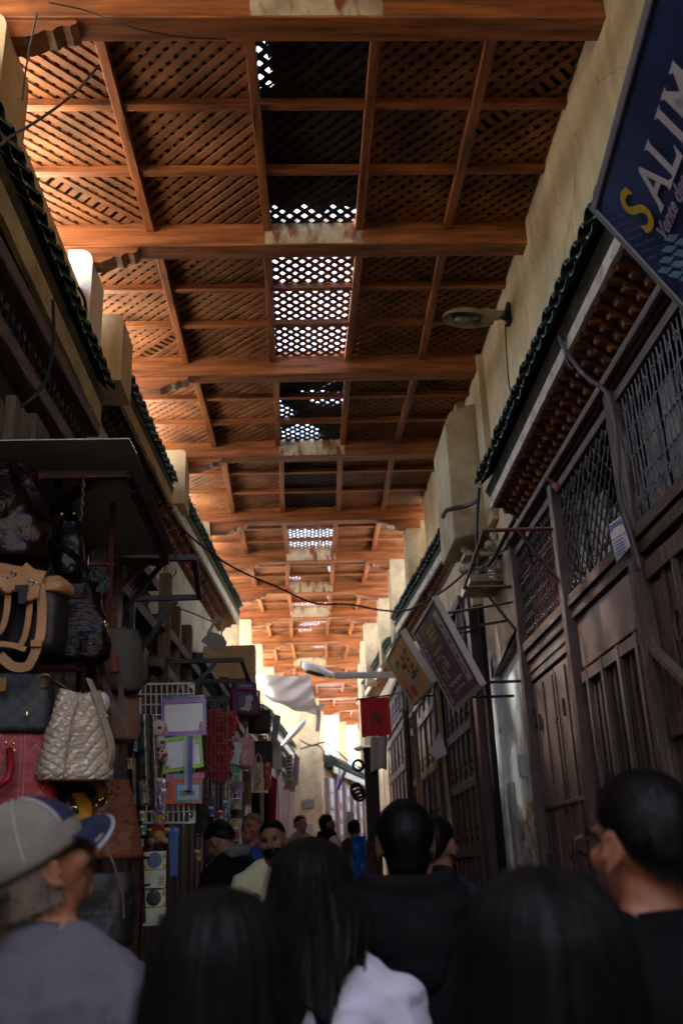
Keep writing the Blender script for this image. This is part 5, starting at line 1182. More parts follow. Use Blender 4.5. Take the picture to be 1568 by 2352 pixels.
g = MB(); frontrect(g, c, A, B, D, -W_*.33, W_*.33, H_*.08, H_*.66, .02); g.build('front_pocket', mat('picture_pocket', (.10, .10, .16), .4, .5, 14, .1, dirt=((.06, .12, .04), 9, .5)), rt, bevel=.012)
g = MB(); q_ = c-B*(D+.022)+V(0, 0, H_*.38); Mx = Matrix((A, B, V(0, 0, 1))).transposed(); g.ell(q_+A*.02+V(0, 0, .03), (.035, .006, .03), Mx, 12, 8); g.ell(q_+A*.01-V(0, 0, .03), (.028, .006, .045), Mx, 12, 8); g.ell(q_-A*.03-V(0, 0, .055), (.03, .006, .014), Mx, 10, 6); g.build('white_creature_print', mat('whitish_print', (.5, .42, .44), .6, .2, 20), rt)
g = MB()
for k in range(7): frontrect(g, c, A, B, D, -W_*.26+W_*.07*k, -W_*.22+W_*.07*k, H_*.84, H_*(.9+.01*(k % 2)), .006)
g.build('pale_script', mat('pale_script', (.45, .42, .6), .5), rt)
g = MB(); g.tube([c+V(0, 0, H_-.01)-A*.03, c+V(0, 0, H_+.04), c+V(0, 0, H_-.01)+A*.03], .007, 6); g.build('grab_loop', mat('purple_nylon', (.1, .1, .1)), rt)
M_bnyl = mat('black_nylon', (.016, .016, .019), .7, .2, 10, .3)
for lab, x, y, w_, h_, Yd in (('black boxy briefcase bag with a thin red zip just right of the purple backpack', 596, 1658, 52, 52, 8.6), ('black handled bag lower down beside the pink backpack', 604, 1736, 44, 62, 8.8)):
    rt, c, A, B, W_, H_ = pack(lab, x, y, w_, h_, Yd, 14, M_bnyl, depth=.12, e=.3, name='briefcase_bag', cat='bag', top=.92)
    g = MB(); g.tube([c+V(0, 0, H_)-A*.035, c+V(0, 0, H_+.05)-A*.03, c+V(0, 0, H_+.05)+A*.03, c+V(0, 0, H_)+A*.035], .009, 6); g.build('handle', M_bnyl, rt)
    g = MB(); g.tube([c-B*.066+V(0, 0, .02), c-B*.066+V(0, 0, H_*.95)], .003, 5); g.build('zip', mat('red_zip', (.3, .02, .02), .5), rt)
rt, c, A, B, W_, H_ = pack('pale pink and rose backpack hanging tilted under the briefcase', 560, 1732, 52, 66, 8.3, 30, mat('rose_nylon', (.66, .32, .40), .6, .2, 8, .3), depth=.15, e=.6)
g = MB(); frontrect(g, c, A, B, .078, -W_*.42, W_*.1, H_*.05, H_*.6, .02); g.build('front_pocket', mat('pale_pink_nylon', (.66, .42, .48), .6, .3, 30), rt, bevel=.015)
g = MB(); g.tube([c+V(0, 0, H_), c+V(.02, 0, H_+.08)], .008, 6); g.tube([c+A*.03-B*.08, c+A*.03-B*.08+V(0, 0, -.08)], .012, 6); g.build('strap', mat('rose_nylon', (.5, .5, .5)), rt)
def packet(label, pts, Yd, m, cat='packet', name='packet', extra=None):
    F = quad(pts, Yd); g = MB(); g.grid(lambda u, v: F[0]*(1-u)*(1-v)+F[1]*u*(1-v)+F[2]*(1-u)*v+F[3]*u*v+V(0, -.02*math.sin(u*PI), 0), 8, 8, (0, .02, 0)); o = g.build(name, m, smooth=False); tag(o, label, cat); return o, F
packet('white and pale blue floral packet left of the pink backpack', [(527, 1702), (556, 1706), (520, 1752), (548, 1758)], 8.0, mat('pale_floral', (.58, .66, .70), .5, .15, 25, .1, dirt=((.55, .2, .3), 20, .64)))
packet('mint green floral packet below the pale blue one', [(523, 1754), (552, 1764), (518, 1790), (545, 1800)], 8.0, mat('mint_floral', (.12, .52, .22), .5, .2, 20, .1, dirt=((.6, .7, .6), 18, .6)))
o, F = packet('beige paper shopping bag with looping script below the black bag', [(580, 1752), (605, 1752), (583, 1818), (604, 1818)], 8.1, mat('kraft_paper', (.46, .38, .23), .8, .15, 9, .2), 'shopping bag', 'shopping_bag')
g = MB(); pts = [F[0]*(1-t)+F[2]*t+(F[1]-F[0])*(.5+.18*math.sin(t*22))+V(0, -.03, 0) for t in [.15+.7*k/28 for k in range(29)]]; g.tube(pts, .004, 4); g.build('script', mat('brown_script', (.16, .08, .05), .6), o)
g = MB(); g.tube([F[0]+(F[1]-F[0])*.3, P(588, 1738, 8.1), P(594, 1730, 8.1), P(600, 1740, 8.1), F[0]+(F[1]-F[0])*.8], .005, 5); g.build('handle', mat('pale_cord', (.5, .45, .4), .7), o)
packet('red and white patterned shopping bag beside the beige one', [(607, 1752), (624, 1752), (606, 1816), (622, 1810)], 8.3, mat('red_white_print', (.32, .05, .04), .7, .2, 14, .1, dirt=((.6, .5, .5), 24, .55)), 'shopping bag', 'shopping_bag')
r_ = random.Random(21)
for k, (x0, y0, x1, y1, cc, lab) in enumerate(((530, 1795, 560, 1820, (.30, .22, .3), 'dim purple pictured box at the top of the ladder grid'), (530, 1835, 556, 1856, (.45, .35, .25), 'small pink framed picture box on the ladder grid'), (528, 1860, 556, 1880, (.10, .16, .22), 'slate blue box on the ladder grid'), (528, 1882, 552, 1904, (.60, .45, .20), 'yellow flowered box on the ladder grid'), (530, 1910, 552, 1930, (.55, .20, .30), 'pink notebook low on the ladder grid'), (470, 1930, 492, 1962, (.50, .28, .42), 'pale pink booklet at the foot of the dark grid'), (472, 1966, 496, 1985, (.12, .25, .5), 'blue booklet at the foot of the dark grid'), (462, 2000, 490, 2022, (.15, .35, .45), 'teal picture booklet by the stooping man'))):
    packet(lab, [(x0, y0), (x1, y0), (x0, y1), (x1, y1)], 7.4-.2*(k % 2), mat('box_print_%s' % 'abcdefgh'[k], cc, .5, .5, 25, .1, dirt=(tuple(min(1, q*1.6+.1) for q in cc), 18, .58)), 'box', 'picture_box')
packet('dark folded textile panel hanging in front of the dark grid', [(452, 1830), (492, 1832), (450, 1912), (490, 1916)], YG+.4, mat('dim_textile', (.05, .055, .05), .9, .4, 12, .3), 'textile', 'textile_panel')
packet('khaki and yellow garment hanging under the shopping bags', [(560, 1770), (578, 1775), (556, 1850), (577, 1850)], 8.9, mat('khaki_cloth', (.34, .28, .14), .9, .4, 6, .3), 'garment', 'garment')
packet('crimson curtain of cloth hanging beside the far left shops', [(618, 1778), (636, 1790), (615, 1885), (634, 1895)], 10.5, mat('crimson_cloth', (.30, .012, .03), .9, .3, 6, .3), 'cloth', 'crimson_cloth')
packet('cream cloth hanging in a dark doorway on the left', [(596, 1820), (606, 1822), (596, 1890), (606, 1890)], 10.6, mat('cream_cloth', (.5, .42, .28), .9, .2, 6, .3), 'cloth', 'cream_cloth')
packet('dark doorway panel behind the cream cloth', [(578, 1820), (618, 1822), (578, 1960), (620, 1960)], 10.9, M_dark, 'door', 'dark_door')
# transparent hanging stuff left of the rack
for k, (x0, y0, x1, y1, cc, lab) in enumerate(((318, 1640, 345, 1790, (.07, .12, .09), 'long green tinted pouch hanging in the oxblood rack'), (318, 1795, 338, 1850, (.25, .33, .22), 'small pale green blister pack in the oxblood rack'), (300, 1630, 308, 1850, (.30, .33, .36), 'narrow glinting strip of film beside the rack'), (340, 1640, 352, 1860, (.06, .012, .02), 'dark red folded umbrella hanging behind the rack'))):
    packet(lab, [(x0, y0), (x1, y0+4), (x0+4, y1), (x1+6, y1)], 4.85, mat('pouch_%s' % 'abcd'[k], cc, .25, .5, 20, .4, coat=.8), 'packet', 'pouch' if k != 3 else 'folded_umbrella')

# ---------------------------------------------------------------- the bright far end
M_pink = mat('faded_pink_boards', (.40, .27, .25), .7, .35, 3, .3, stretch=(4, 4, .5))
for k, (y0, y1, xa, xb, zt, lab) in enumerate(((12.0, 15.2, -1.02, -.92, 3.9, 'faded pinkish shop shutters past the shopping bags on the left'), (15.6, 19.5, -1.04, -.82, 3.85, 'pinkish plank shop fronts deep on the left in bright light'), (19.8, 25.9, -.80, -.34, 4.2, 'last pale shop fronts before the plaque wall on the left'))):
    left_front(lab, y0, y1, xa, xb, zt, 7+k, 12 if k else 8, M_pink)
dA, dB = V(.42, 26.15, 0), V(4.6, 44, 0); dd = (dB-dA); dl = dd.length; dd.normalize(); dn_ = V(dd.y, -dd.x, 0)
bw = thing('bend_house', 'brightly lit house row where the lane bends right, with pink shop boards and posters', 'building', (.42, 26.15, 0))
g = MB(); g.prism([dA, dB, dB-dn_*.4, dA-dn_*.4], (0, 0, 4.35)); g.build('wall', M_plaster2, bw)
g = MB(); g.prism([dA-dn_*.41, dB-dn_*.41, dB-dn_*12+V(0, 2, 0), dA-dn_*.41+V(0, 12, 0)], (0, 0, 4.0)); g.build('terrace', M_terr, bw)
g = MB(); g2 = MB(); g3 = MB(); g4 = MB(); r_ = random.Random(5); u_ = .3
while u_ < dl-1:
    w_ = r_.uniform(.5, .9); p0 = dA+dd*u_; zt = gz(p0.y)+r_.uniform(2.2, 2.8)
    g.prism([p0+dn_*.01, p0+dd*w_+dn_*.01, p0+dd*w_+dn_*.12, p0+dn_*.12], (0, 0, zt)); 
    for q in range(5): zz = zt-.35-.42*q; g2.prism([p0+dd*.1+dn_*.125+V(0, 0, zz), p0+dd*(w_*.6)+dn_*.125+V(0, 0, zz), p0+dd*(w_*.6)+dn_*.15+V(0, 0, zz), p0+dd*.1+dn_*.15+V(0, 0, zz)], (0, 0, r_.uniform(.22, .38)))
    g3.prism([p0+dd*(w_+.05)+dn_*.01, p0+dd*(w_+.3)+dn_*.01, p0+dd*(w_+.3)+dn_*.03, p0+dd*(w_+.05)+dn_*.03], (0, 0, zt-.1)); u_ += w_+.42
g.build('shop_board', M_pink, bw); g2.build('poster', mat('pale_blue_poster', (.62, .64, .78), .6, .2, 9, dirt=((.75, .45, .4), 3, .6)), bw); g3.build('dark_opening', M_dark, bw)
eave('tiled_eave', 'tiled eave over the bending row of bright shops at the far end', (dA.x+.35, dA.y+.2), (dB.x+.2, dB.y-.6), -1, 4.05, .16, 4.30, lambda y: dA.x+(dB.x-dA.x)*(y-dA.y)/(dB.y-dA.y), 4.6, over=.08, corb=False, pitch=.26)
for lab, pts, Yd, cc in (('pale ribbed air vent grille high on the far left', [(656, 1735), (672, 1733), (656, 1792), (672, 1790)], 13.5, (.62, .60, .60)), ('blue edged white sign panel slanting on the far left', [(676, 1728), (688, 1740), (672, 1796), (684, 1806)], 14.5, (.42, .42, .62)), ('yellow and white slanted sign low on the far left', [(660, 1788), (682, 1790), (650, 1812), (676, 1820)], 14, (.62, .55, .35)), ('grey slanted board fixed high on the far left shops', [(630, 1640), (645, 1645), (620, 1710), (634, 1716)], 12.4, (.32, .37, .38)), ('violet edged sign slanting on the far right', [(788, 1768), (796, 1772), (768, 1812), (778, 1816)], 17, (.25, .24, .55)), ('white narrow sign on the far right', [(776, 1764), (782, 1766), (778, 1800), (784, 1802)], 18, (.7, .75, .78)), ('white box sign beneath the grey slanted board', [(618, 1702), (648, 1712), (618, 1762), (648, 1770)], 12.6, (.66, .60, .62))):
    o, F = packet(lab, pts, Yd, mat('sign_'+lab.split()[0]+lab.split()[1], cc, .5, .15, 6, .1), 'sign', 'wall_sign')
    if 'vent' in lab:
        g = MB()
        for q in range(6): rectp(g, F, .2, .8, .08+.15*q, .14+.15*q, .022, .002)
        g.build('louvre_gap', M_dark, o)
g = MB()
for k, (x, y, rr_) in enumerate(((822, 1758, .07), (818, 1812, .075), (821, 1818, .085), (824, 1826, .08))):
    ring(g, P(x, y, 13.6+.05*k), rr_*1.0, .022, (.3, 1, .2+.1*k), 20)
tag(g.build('leather_belts', mat('coiled_brown_leather', (.07, .03, .018), .5, .3, 9, .3), smooth=True), 'dark brown coiled leather rings hanging by the black door edge', 'leather coil')
g = MB(); 
def tarp(u, v): return P(806+34*u, 1920+120*v, 9.4)+V(0, .12*noise.noise(V(u*4, v*5, 2))+.03*math.sin(u*12), .03*noise.noise(V(u*6, v*3, 1)))
g.grid(tarp, 20, 30, (0, .01, 0)); tag(g.build('blue_tarpaulin', mat('bright_blue_plastic', (.02, .16, .50), .35, .3, 5, .4), smooth=True), 'bright blue plastic sheet bundled at the right side of the lane', 'tarpaulin')
g = MB(); a = P(797, 1845, 12.5); b = P(812, 1920, 12.5); g.box(a.x, b.x, 12.5, 12.9, b.z-.3, a.z-.1); tag(g.build('white_crate', mat('white_crate', (.7, .72, .76), .6)), 'white box stood in front of the far right shops', 'crate')

r_ = random.Random(44)
cols_ = [(.55, .10, .12), (.10, .30, .55), (.60, .50, .12), (.15, .45, .25), (.55, .30, .50), (.60, .62, .62), (.62, .30, .10), (.08, .10, .3)]
places = [(302, 1660, 14, 22, 'dim grid of the oxblood rack'), (303, 1700, 14, 26, ''), (321, 1862, 15, 24, ''), (322, 1895, 14, 22, ''), (300, 1880, 12, 30, ''), (318, 1925, 12, 20, ''), (455, 1640, 18, 18, ''), (478, 1850, 16, 26, ''), (500, 1860, 14, 20, ''), (512, 1835, 13, 30, ''), (540, 1956, 20, 14, ''), (500, 1988, 18, 16, ''), (350, 1880, 10, 16, ''), (508, 1905, 16, 22, ''), (446, 1950, 18, 26, ''), (536, 1820, 16, 12, ''), (238, 1545, 10, 12, ''), (252, 1752, 14, 14, ''), (290, 1740, 12, 26, ''), (274, 1800, 14, 18, '')]
names_ = ['crimson', 'blue', 'mustard', 'green', 'mauve', 'silvery', 'orange', 'navy']
spots_ = ['at the upper left of the oxblood rack', 'under the upper packet of the oxblood rack', 'near the middle of the oxblood rack', 'two thirds of the way down the oxblood rack', 'low at the rack left post', 'near the rack foot', 'at the top of the dim dark grid', 'lower on the dim dark grid', 'beside the lowest red plush', 'just left of the ladder grid', 'under the pink notebook', 'below the blue booklet', 'between the foil pack and the teddy bear', 'above the stooping man', 'behind the white grid foot', 'at the top right of the ladder grid', 'beside the oxblood tassel', 'right of the beige bucket bag', 'between the handbags and the rack', 'above the chestnut tote handle']
for k, ((x, y, w_, h_, _), sp) in enumerate(zip(places, spots_)):
    Yd = 4.8 if x < 345 else 6.5 if x < 525 else 7.2
    if x < 300: Yd = 4.4
    c_ = cols_[k % 8]; o, F = packet('small '+names_[k % 8]+' packet '+sp, [(x, y), (x+w_, y+r_.uniform(-1, 2)), (x+r_.uniform(-1, 2), y+h_), (x+w_, y+h_)], Yd, mat('packet_print_'+names_[k % 8], c_, .35, .5, 40, .2, coat=.6, dirt=((.75, .72, .66), 30, .56)), 'packet', 'toy_packet'); o['group'] = 'small toy packets on the left stalls'
    g = MB(); rectp(g, F, .2, .8, .12, .3, .026, .001); g.build('label_band', mat('pale_label', (.75, .74, .70), .4), o)
g = MB(); M_ = P(384, 1858, 6.1); 
for x in (395, 408, 421, 434): g.tube([P(x, 1850, 6.1), P(x+1, 1868, 6.1), P(x+4, 1872, 6.1)], .003, 4)
tag(g.build('wire_hooks', M_silv), 'row of empty wire hooks on the lower part of the white grid', 'hooks')

# ================================================================ people
def rotx(a): return Matrix.Rotation(a, 3, 'X')
def rotz(a): return Matrix.Rotation(a, 3, 'Z')
def eshell(cx, cy, cz, hw, hd, n=20, e=.85): return [V(cx+sell(math.cos(2*PI*k/n), e)*hw, cy+sell(math.sin(2*PI*k/n), e)*hd, cz) for k in range(n)]
CLTEX = bpy.data.textures.new('folds', 'CLOUDS'); CLTEX.noise_scale = .09; CLTEX.noise_depth = 2
def organic(o, vox, smooth=4, disp=0):
    m = o.modifiers.new('skin', 'REMESH'); m.mode = 'VOXEL'; m.voxel_size = vox; m.use_smooth_shade = True
    if smooth: q = o.modifiers.new('soft', 'SMOOTH'); q.iterations = smooth; q.factor = .5
    if disp:
        d = o.modifiers.new('folds', 'DISPLACE'); d.texture = CLTEX; d.strength = disp; d.mid_level = .5; d.texture_coords = 'LOCAL'
def hairmat(name, col, rough=.38):
    return mat(name, col, rough, .5, 60, .35, spec=.16, stretch=(1, 1, .04), fine=160, bdist=.004)
M_hair = hairmat('black_hair', (.004, .0035, .004), .5); M_hairb = hairmat('dark_brown_hair', (.007, .005, .0045), .48)
M_hairg = hairmat('sandy_grey_hair', (.20, .165, .13), .6)
M_skin = mat('warm_skin', (.33, .14, .08), .5, .12, 14, .2, spec=.4, fine=140, bdist=.001)
M_skin2 = mat('olive_skin', (.26, .13, .075), .5, .12, 14, .2, spec=.4, fine=140, bdist=.001)
def person(label, hx, hy, Yd, face, skin, hair, hairm, top, topc, legs, lean=0, hp=0, hy_=0, arms=None, vox=.011, near=False, stature=None, extras=None, disp=.012, hl=1.15, hw=1.0, hood=False, skew=0, collar=None, robe=False, torsoyaw=None):
    H = onY(hx, hy, Yd); gnd = gz(H.y); hc = 1.62
    fa = math.radians(face); ty = math.radians(face if torsoyaw is None else torsoyaw)
    # body space -> place: feet under the hips; a lean moves the head forward
    lr = math.radians(-lean)
    def leanf(p):
        if p.z <= .95 or not lean: return p
        q = p-V(0, 0, .95); return V(0, 0, .95)+rotx(lr)@q
    hcl = leanf(V(0, 0, hc)); s_ = (H.z-gnd)/hcl.z
    off = rotz(ty)@(hcl*s_); base = V(H.x-off.x, H.y-off.y, gnd)
    def T(p): return base+rotz(ty)@(leanf(p)*s_)
    piv = V(0, -.01, 1.54)
    HR = rotz(fa-ty)@rotx(math.radians(hp))@Matrix.Rotation(math.radians(hy_), 3, 'Y')
    def TH(p): return T(piv+HR@(p-piv))
    root = thing('person', label, 'person', tuple(base), 'people in the lane')
    def put(g, tf): g.v = [tf(V(*v)) for v in g.v]; return g
    def join(a, b): o = len(a.v); a.v += b.v; a.f += [tuple(i+o for i in f) for f in b.f]; a.mi += b.mi
    dflt = {1: ((.185, 0, 1.39), (.235, -.03, 1.12), (.22, .07, .88)), -1: ((-.185, 0, 1.39), (-.235, -.03, 1.12), (-.22, .07, .88))}
    if arms: dflt.update(arms)
    # --- body: one continuous skin
    g = MB()
    g.loft([eshell(0, y, z, a, b) for z, a, b, y in ((.90, .15, .10, 0), (1.05, .13, .09, 0), (1.2, .145, .10, 0), (1.32, .165, .10, -.005), (1.40, .155, .085, -.01), (1.44, .09, .065, -.015), (1.47, .055, .055, -.012))])
    g.tube([(0, -.018, 1.42), (0, -.012, 1.50), (0, 0, 1.58)], [.066, .058, .058], 14)
    for sx in (-1, 1): g.tube([(.03*sx, -.02, 1.50), (.08*sx, -.018, 1.45), (.15*sx, -.008, 1.40)], [.042, .050, .048], 12)
    for sx in (-1, 1):
        S_, E_, W_ = [V(*q) for q in dflt[sx]]
        g.tube([S_+V(-.03*sx, 0, 0), S_, (S_+E_)/2, E_, (E_+W_)/2, W_], [.045, .052, .045, .037, .036, .026], 12)
        g.tube([(.085*sx, 0, .95), (.095*sx, .01, .72), (.10*sx, .01, .50), (.10*sx, -.02, .3), (.10*sx, -.01, .09)], [.085, .078, .055, .052, .036], 14)
        g.ell((.10*sx, .05, .045), (.042, .115, .038))
        d = (W_-E_).normalized(); side = d.orthogonal().normalized(); side = (V(0, 0, 1)-d*d.z); side = side.normalized() if side.length > .2 else V(0, 1, 0)-d*d.y; side.normalize()
        flat = d.cross(side); pc = W_+d*.05
        R_ = Matrix((side, d, flat)).transposed(); g.ell(pc, (.038, .052, .016), R_, 12, 8)
        for k in range(4):
            r0 = pc+d*.035+side*(.027-.018*k); L_ = (.068, .078, .072, .055)[k]; cl = flat*(.018+.006*k)*(-sx)
            g.tube([r0, r0+d*L_*.45+cl*.25, r0+d*L_*.8+cl*.9, r0+d*L_*.98+cl*1.6], [.0095, .009, .008, .006], 7)
        r0 = pc-d*.02+side*.03; g.tube([r0, r0+side*.025+d*.025, r0+side*.032+d*.055], [.012, .0105, .008], 7)
    h = MB()
    h.ell((0, -.015, 1.645), (.075, .094, .092), None, 20, 14); h.ell((0, .030, 1.578), (.053, .060, .062), None, 18, 12); h.ell((0, .072, 1.54), (.024, .02, .02)); h.ell((0, .02, 1.60), (.066, .066, .06), None, 18, 12)
    h.tube([(0, .088, 1.64), (0, .106, 1.612), (0, .112, 1.598)], [.010, .013, .014], 8); h.ell((.012, .098, 1.595), (.009, .010, .008)); h.ell((-.012, .098, 1.595), (.009, .010, .008))
    h.ell((0, .074, 1.652), (.052, .022, .011), None, 14, 8); h.ell((0, .089, 1.567), (.024, .010, .006)); h.ell((0, .087, 1.556), (.020, .010, .007))
    for sx in (-1, 1):
        h.ell((.045*sx, .062, 1.605), (.02, .02, .02))
        er = rotz(-.35*sx)@rotx(.2); c = V(.077*sx, -.012, 1.612)
        h.tube([c+er@V(.006*sx, .014*math.cos(a)-.003, .030*math.sin(a)+.004) for a in [(-.6+2.3*PI*.72*k/11) for k in range(12)]], .0058, 6); h.ell(c+er@V(0, 0, 0), (.006, .016, .026), er); h.ell(c+V(.003*sx, .008, -.028), (.007, .009, .010))
    put(h, lambda p: piv+HR@(p-piv)); join(g, h); put(g, T)
    b = g.build('body', skin, root, smooth=True); organic(b, vox*.72 if near else vox*.9, 3)
    # --- eyes
    if not near or abs(face) > 90:
        g = MB()
        for sx in (-1, 1): g.ell((.030*sx, .081, 1.629), (.009, .006, .0045), None, 10, 6)
        put(g, TH); g.build('eyes', mat('eye_dark', (.02, .015, .012), .2, .1, 5, 0), root, smooth=True)
    # --- top garment
    g = MB(); k_ = {'shirt': .014, 'jacket': .030, 'slim': .008}[top]
    zlow = .86 if not robe else .10
    rings = [(zlow, .165+(.06 if robe else 0), .125+(.04 if robe else 0), 0), (1.05, .15, .115, 0), (1.2, .16, .12, 0), (1.32, .178, .12, -.005), (1.39, .178, .108, -.01), (1.425, .135, .088, -.015), (1.452, .085, .072, -.018), (1.475, .064, .062, -.015)]
    g.loft([eshell(0, y, z, a+k_, b_+k_) for z, a, b_, y in rings])
    for sx in (-1, 1): g.tube([(.035*sx, -.02, 1.485), (.085*sx, -.018, 1.452), (.15*sx, -.008, 1.405)], [.045+k_*.5, .058+k_*.6, .058+k_*.6], 12)
    for sx in (-1, 1):
        S_, E_, W_ = [V(*q) for q in dflt[sx]]; Wc = W_-(W_-E_).normalized()*.02
        g.ell(S_+V(-.012*sx, 0, -.005), (.066+k_*.6, .066+k_*.6, .060+k_*.6), None, 14, 10)
        g.tube([S_+V(-.05*sx, 0, .005), S_, (S_+E_)/2, E_, (E_+Wc)/2, Wc], [.06+k_, .062+k_, .054+k_, .047+k_, .044+k_, .036+k_*.8], 14)
    put(g, T); sh = g.build('robe' if robe else ('jacket' if top == 'jacket' else 'shirt'), topc, root, smooth=True); organic(sh, vox, 14, disp)
    if collar:
        g = MB(); R = []
        for zz, ra, oy in ((1.452, .074, -.01), (1.485, .068, -.012), (1.512, .066, -.014), (1.49, .076, -.014), (1.46, .085, -.012)): R.append([V(math.cos(a)*ra, oy+math.sin(a)*ra*.95, zz+.012*math.sin(a)*-1) for a in [2*PI*k/28 for k in range(28)]])
        g.loft(R, caps=False); put(g, T); g.build('collar', collar, sh, smooth=True)
    if hood:
        g = MB()
        for k, (r0, zz, t) in enumerate(((.125, 1.475, .044), (.100, 1.525, .036))):
            g.tube([V(math.sin(a)*r0*1.15, -math.cos(a)*r0*.85-.015, zz-.045*math.cos(a)*(1-k*.5)) for a in [-2.3+4.6*q/18 for q in range(19)]], [t*(.55+.45*math.cos((q-9)/9*1.2)) for q in range(19)], 12)
        g.ell((0, -.125, 1.37), (.13, .055, .085), None, 16, 10); g.ell((0, -.14, 1.30), (.085, .04, .07), None, 14, 8)
        put(g, T); ho = g.build('hood', topc, sh, smooth=True); organic(ho, vox, 3, .010)
    # --- trousers and shoes
    if not robe:
        g = MB()
        g.loft([eshell(0, 0, z, a, b_) for z, a, b_ in ((.80, .168, .118), (.88, .168, .12), (.96, .155, .115), (1.0, .15, .11))])
        for sx in (-1, 1): g.tube([(.08*sx, 0, .9), (.095*sx, .01, .72), (.10*sx, .01, .50), (.10*sx, -.015, .3), (.10*sx, -.01, .07)], [.10, .092, .072, .066, .064], 14)
        put(g, T); o = g.build('trousers', legs, root, smooth=True); organic(o, vox*1.2, 3, .008)
    g = MB()
    for sx in (-1, 1): g.ell((.10*sx, .05, .05), (.052, .135, .05), None, 14, 8)
    put(g, T); g.build('shoes', M_blk, root, smooth=True)
    # --- hair
    if hair == 'short' or hair == 'cropped':
        g = MB(); kk = 1 if hair == 'short' else .955
        def hp_(a, t):      # a azimuth (0 = front +y), t polar from the crown down
            lim = {0: 1.05, 1: 2.15}[0]
            fr = .5+.5*math.cos(a); end = 1.95-.95*fr**1.6; 
            end += .4*max(0, -math.cos(a)); th = t*end; bk = max(0, -math.cos(a))*(th > PI/2); r = V(.084*kk, .103*kk, .099*kk); n_ = 1+.03*noise.noise(V(math.sin(a)*4, math.cos(a)*4, th*3+Yd))+.018*noise.noise(V(math.sin(a)*14, math.cos(a)*14, th*9+Yd))
            edge = 1-.09*max(0, t-.86)/.14
            sth = math.sin(th); sth = sth+(max(sth, .86)-sth)*min(1, bk*2); return V(math.sin(a)*sth*r.x*n_*edge, math.cos(a)*sth*r.y*n_*edge-.017, 1.648+math.cos(th)*r.z*(n_+.25*bk))
        N1, N2 = (120, 50) if near else (60, 26)
        R = [[hp_(2*PI*k/N1, (j+.35)/(N2+.35)) for k in range(N1)] for j in range(N2+1)]
        g.loft(R)
        rr_ = random.Random(int(Yd*100)); nf = 2600 if near else 500
        for k in range(nf):
            a = rr_.uniform(0, 2*PI); t = rr_.random()**.6; p = hp_(a, t); q = hp_(a+rr_.uniform(-.06, .06), min(1.06, t+.10)); nn = (p-V(0, -.017, 1.63)).normalized()
            sd = nn.cross(q-p).normalized()*.0011; g.add([p-sd, p+sd, q+nn*rr_.uniform(.001, .006)], [(0, 1, 2)])
        if hood: g.ell((0, -.050, 1.575), (.062, .048, .060), None, 18, 12)
        put(g, TH); g.build('hair', hairm, root, smooth=True)
    if hair == 'long':
        g = MB(); N1, N2 = 150, 70; zt, zb_ = 1.742, hl
        def hl_(a, t, o=0):
            fr = max(0, math.cos(a)); 
            if t < .25:
                th = t/.25*PI/2; rx, ry = .090*math.sin(th), .108*math.sin(th); z = 1.648+.096*math.cos(th); cy = -.015
                dn = 0
            else:
                q = (t-.25)/.75; zb_ = hl+skew*math.sin(a); z = 1.648+(zb_+.09*noise.noise(V(a*2.2, 3, Yd))+.04*noise.noise(V(a*9, 1, Yd))-1.648)*q
                rx = (.090+.055*math.sin(min(1, q*1.4)*PI/2)*hw-.03*q)*1; ry = .108-.02*q; cy = -.015-.065*q
            st = .0035*noise.noise(V(a*9, z*3, 1+Yd))+.0025*noise.noise(V(a*28, z*1.6, 5+Yd))+.0012*noise.noise(V(a*70, z*1.2, 7))
            wv = .006*noise.noise(V(a*2, z*7, 3))*min(1, t*2)
            k_2 = 1
            if fr > .62 and t > .17: k_2 = 1-min(1, (fr-.62)/.2)*min(1, (t-.17)/.06)*.5
            part = -.006*math.exp(-(math.sin(a)*3)**2)*(1 if t < .2 else 0)
            rx = (rx+st+wv+o)*k_2; ry = (ry+st+wv+o)*k_2
            return V(math.sin(a)*rx, math.cos(a)*ry+cy, z+part)
        R = [[hl_(2*PI*k/N1, (j+.2)/(N2+.2)) for k in range(N1)] for j in range(N2+1)]
        g.loft(R); rr_ = random.Random(int(Yd*77)); 
        for k in range(520 if near else 120):
            a = rr_.uniform(.75, 2*PI-.75); t0 = rr_.uniform(.02, .5); t1 = min(1.04, t0+rr_.uniform(.3, .8)); da = rr_.uniform(-.12, .12); o_ = rr_.uniform(.0, .004); ph = rr_.uniform(0, 6)
            g.tube([hl_(a+da*q/9+.02*math.sin(q*.8+ph), t0+(t1-t0)*q/9, o_+(.006*q/9 if rr_.random() < .15 else 0)) for q in range(10)], .0009, 3, False)
        for k in range(70 if near else 0):
            a = rr_.uniform(.9, 2*PI-.9); t0 = rr_.uniform(.0, .3); t1 = t0+rr_.uniform(.2, .5); oo = rr_.uniform(.006, .02); g.tube([hl_(a+.03*math.sin(q+k), min(1, t0+(t1-t0)*q/9), oo*math.sin(PI*q/9)**.7) for q in range(10)], .0005, 3, False)
        put(g, TH if not near else (lambda p: T(piv+HR@(p-piv)) if p.z > 1.5 else T(piv+HR@(p-piv)))); g.build('hair', hairm, root, smooth=True)
    if extras: extras(root, T, TH, put)
    return root
M_jeans = mat('dark_denim', (.02, .025, .04), .85, .2, 9, .3)
M_blackcloth = mat('black_cotton', (.007, .007, .008), .95, .2, 9, .3, spec=.08)

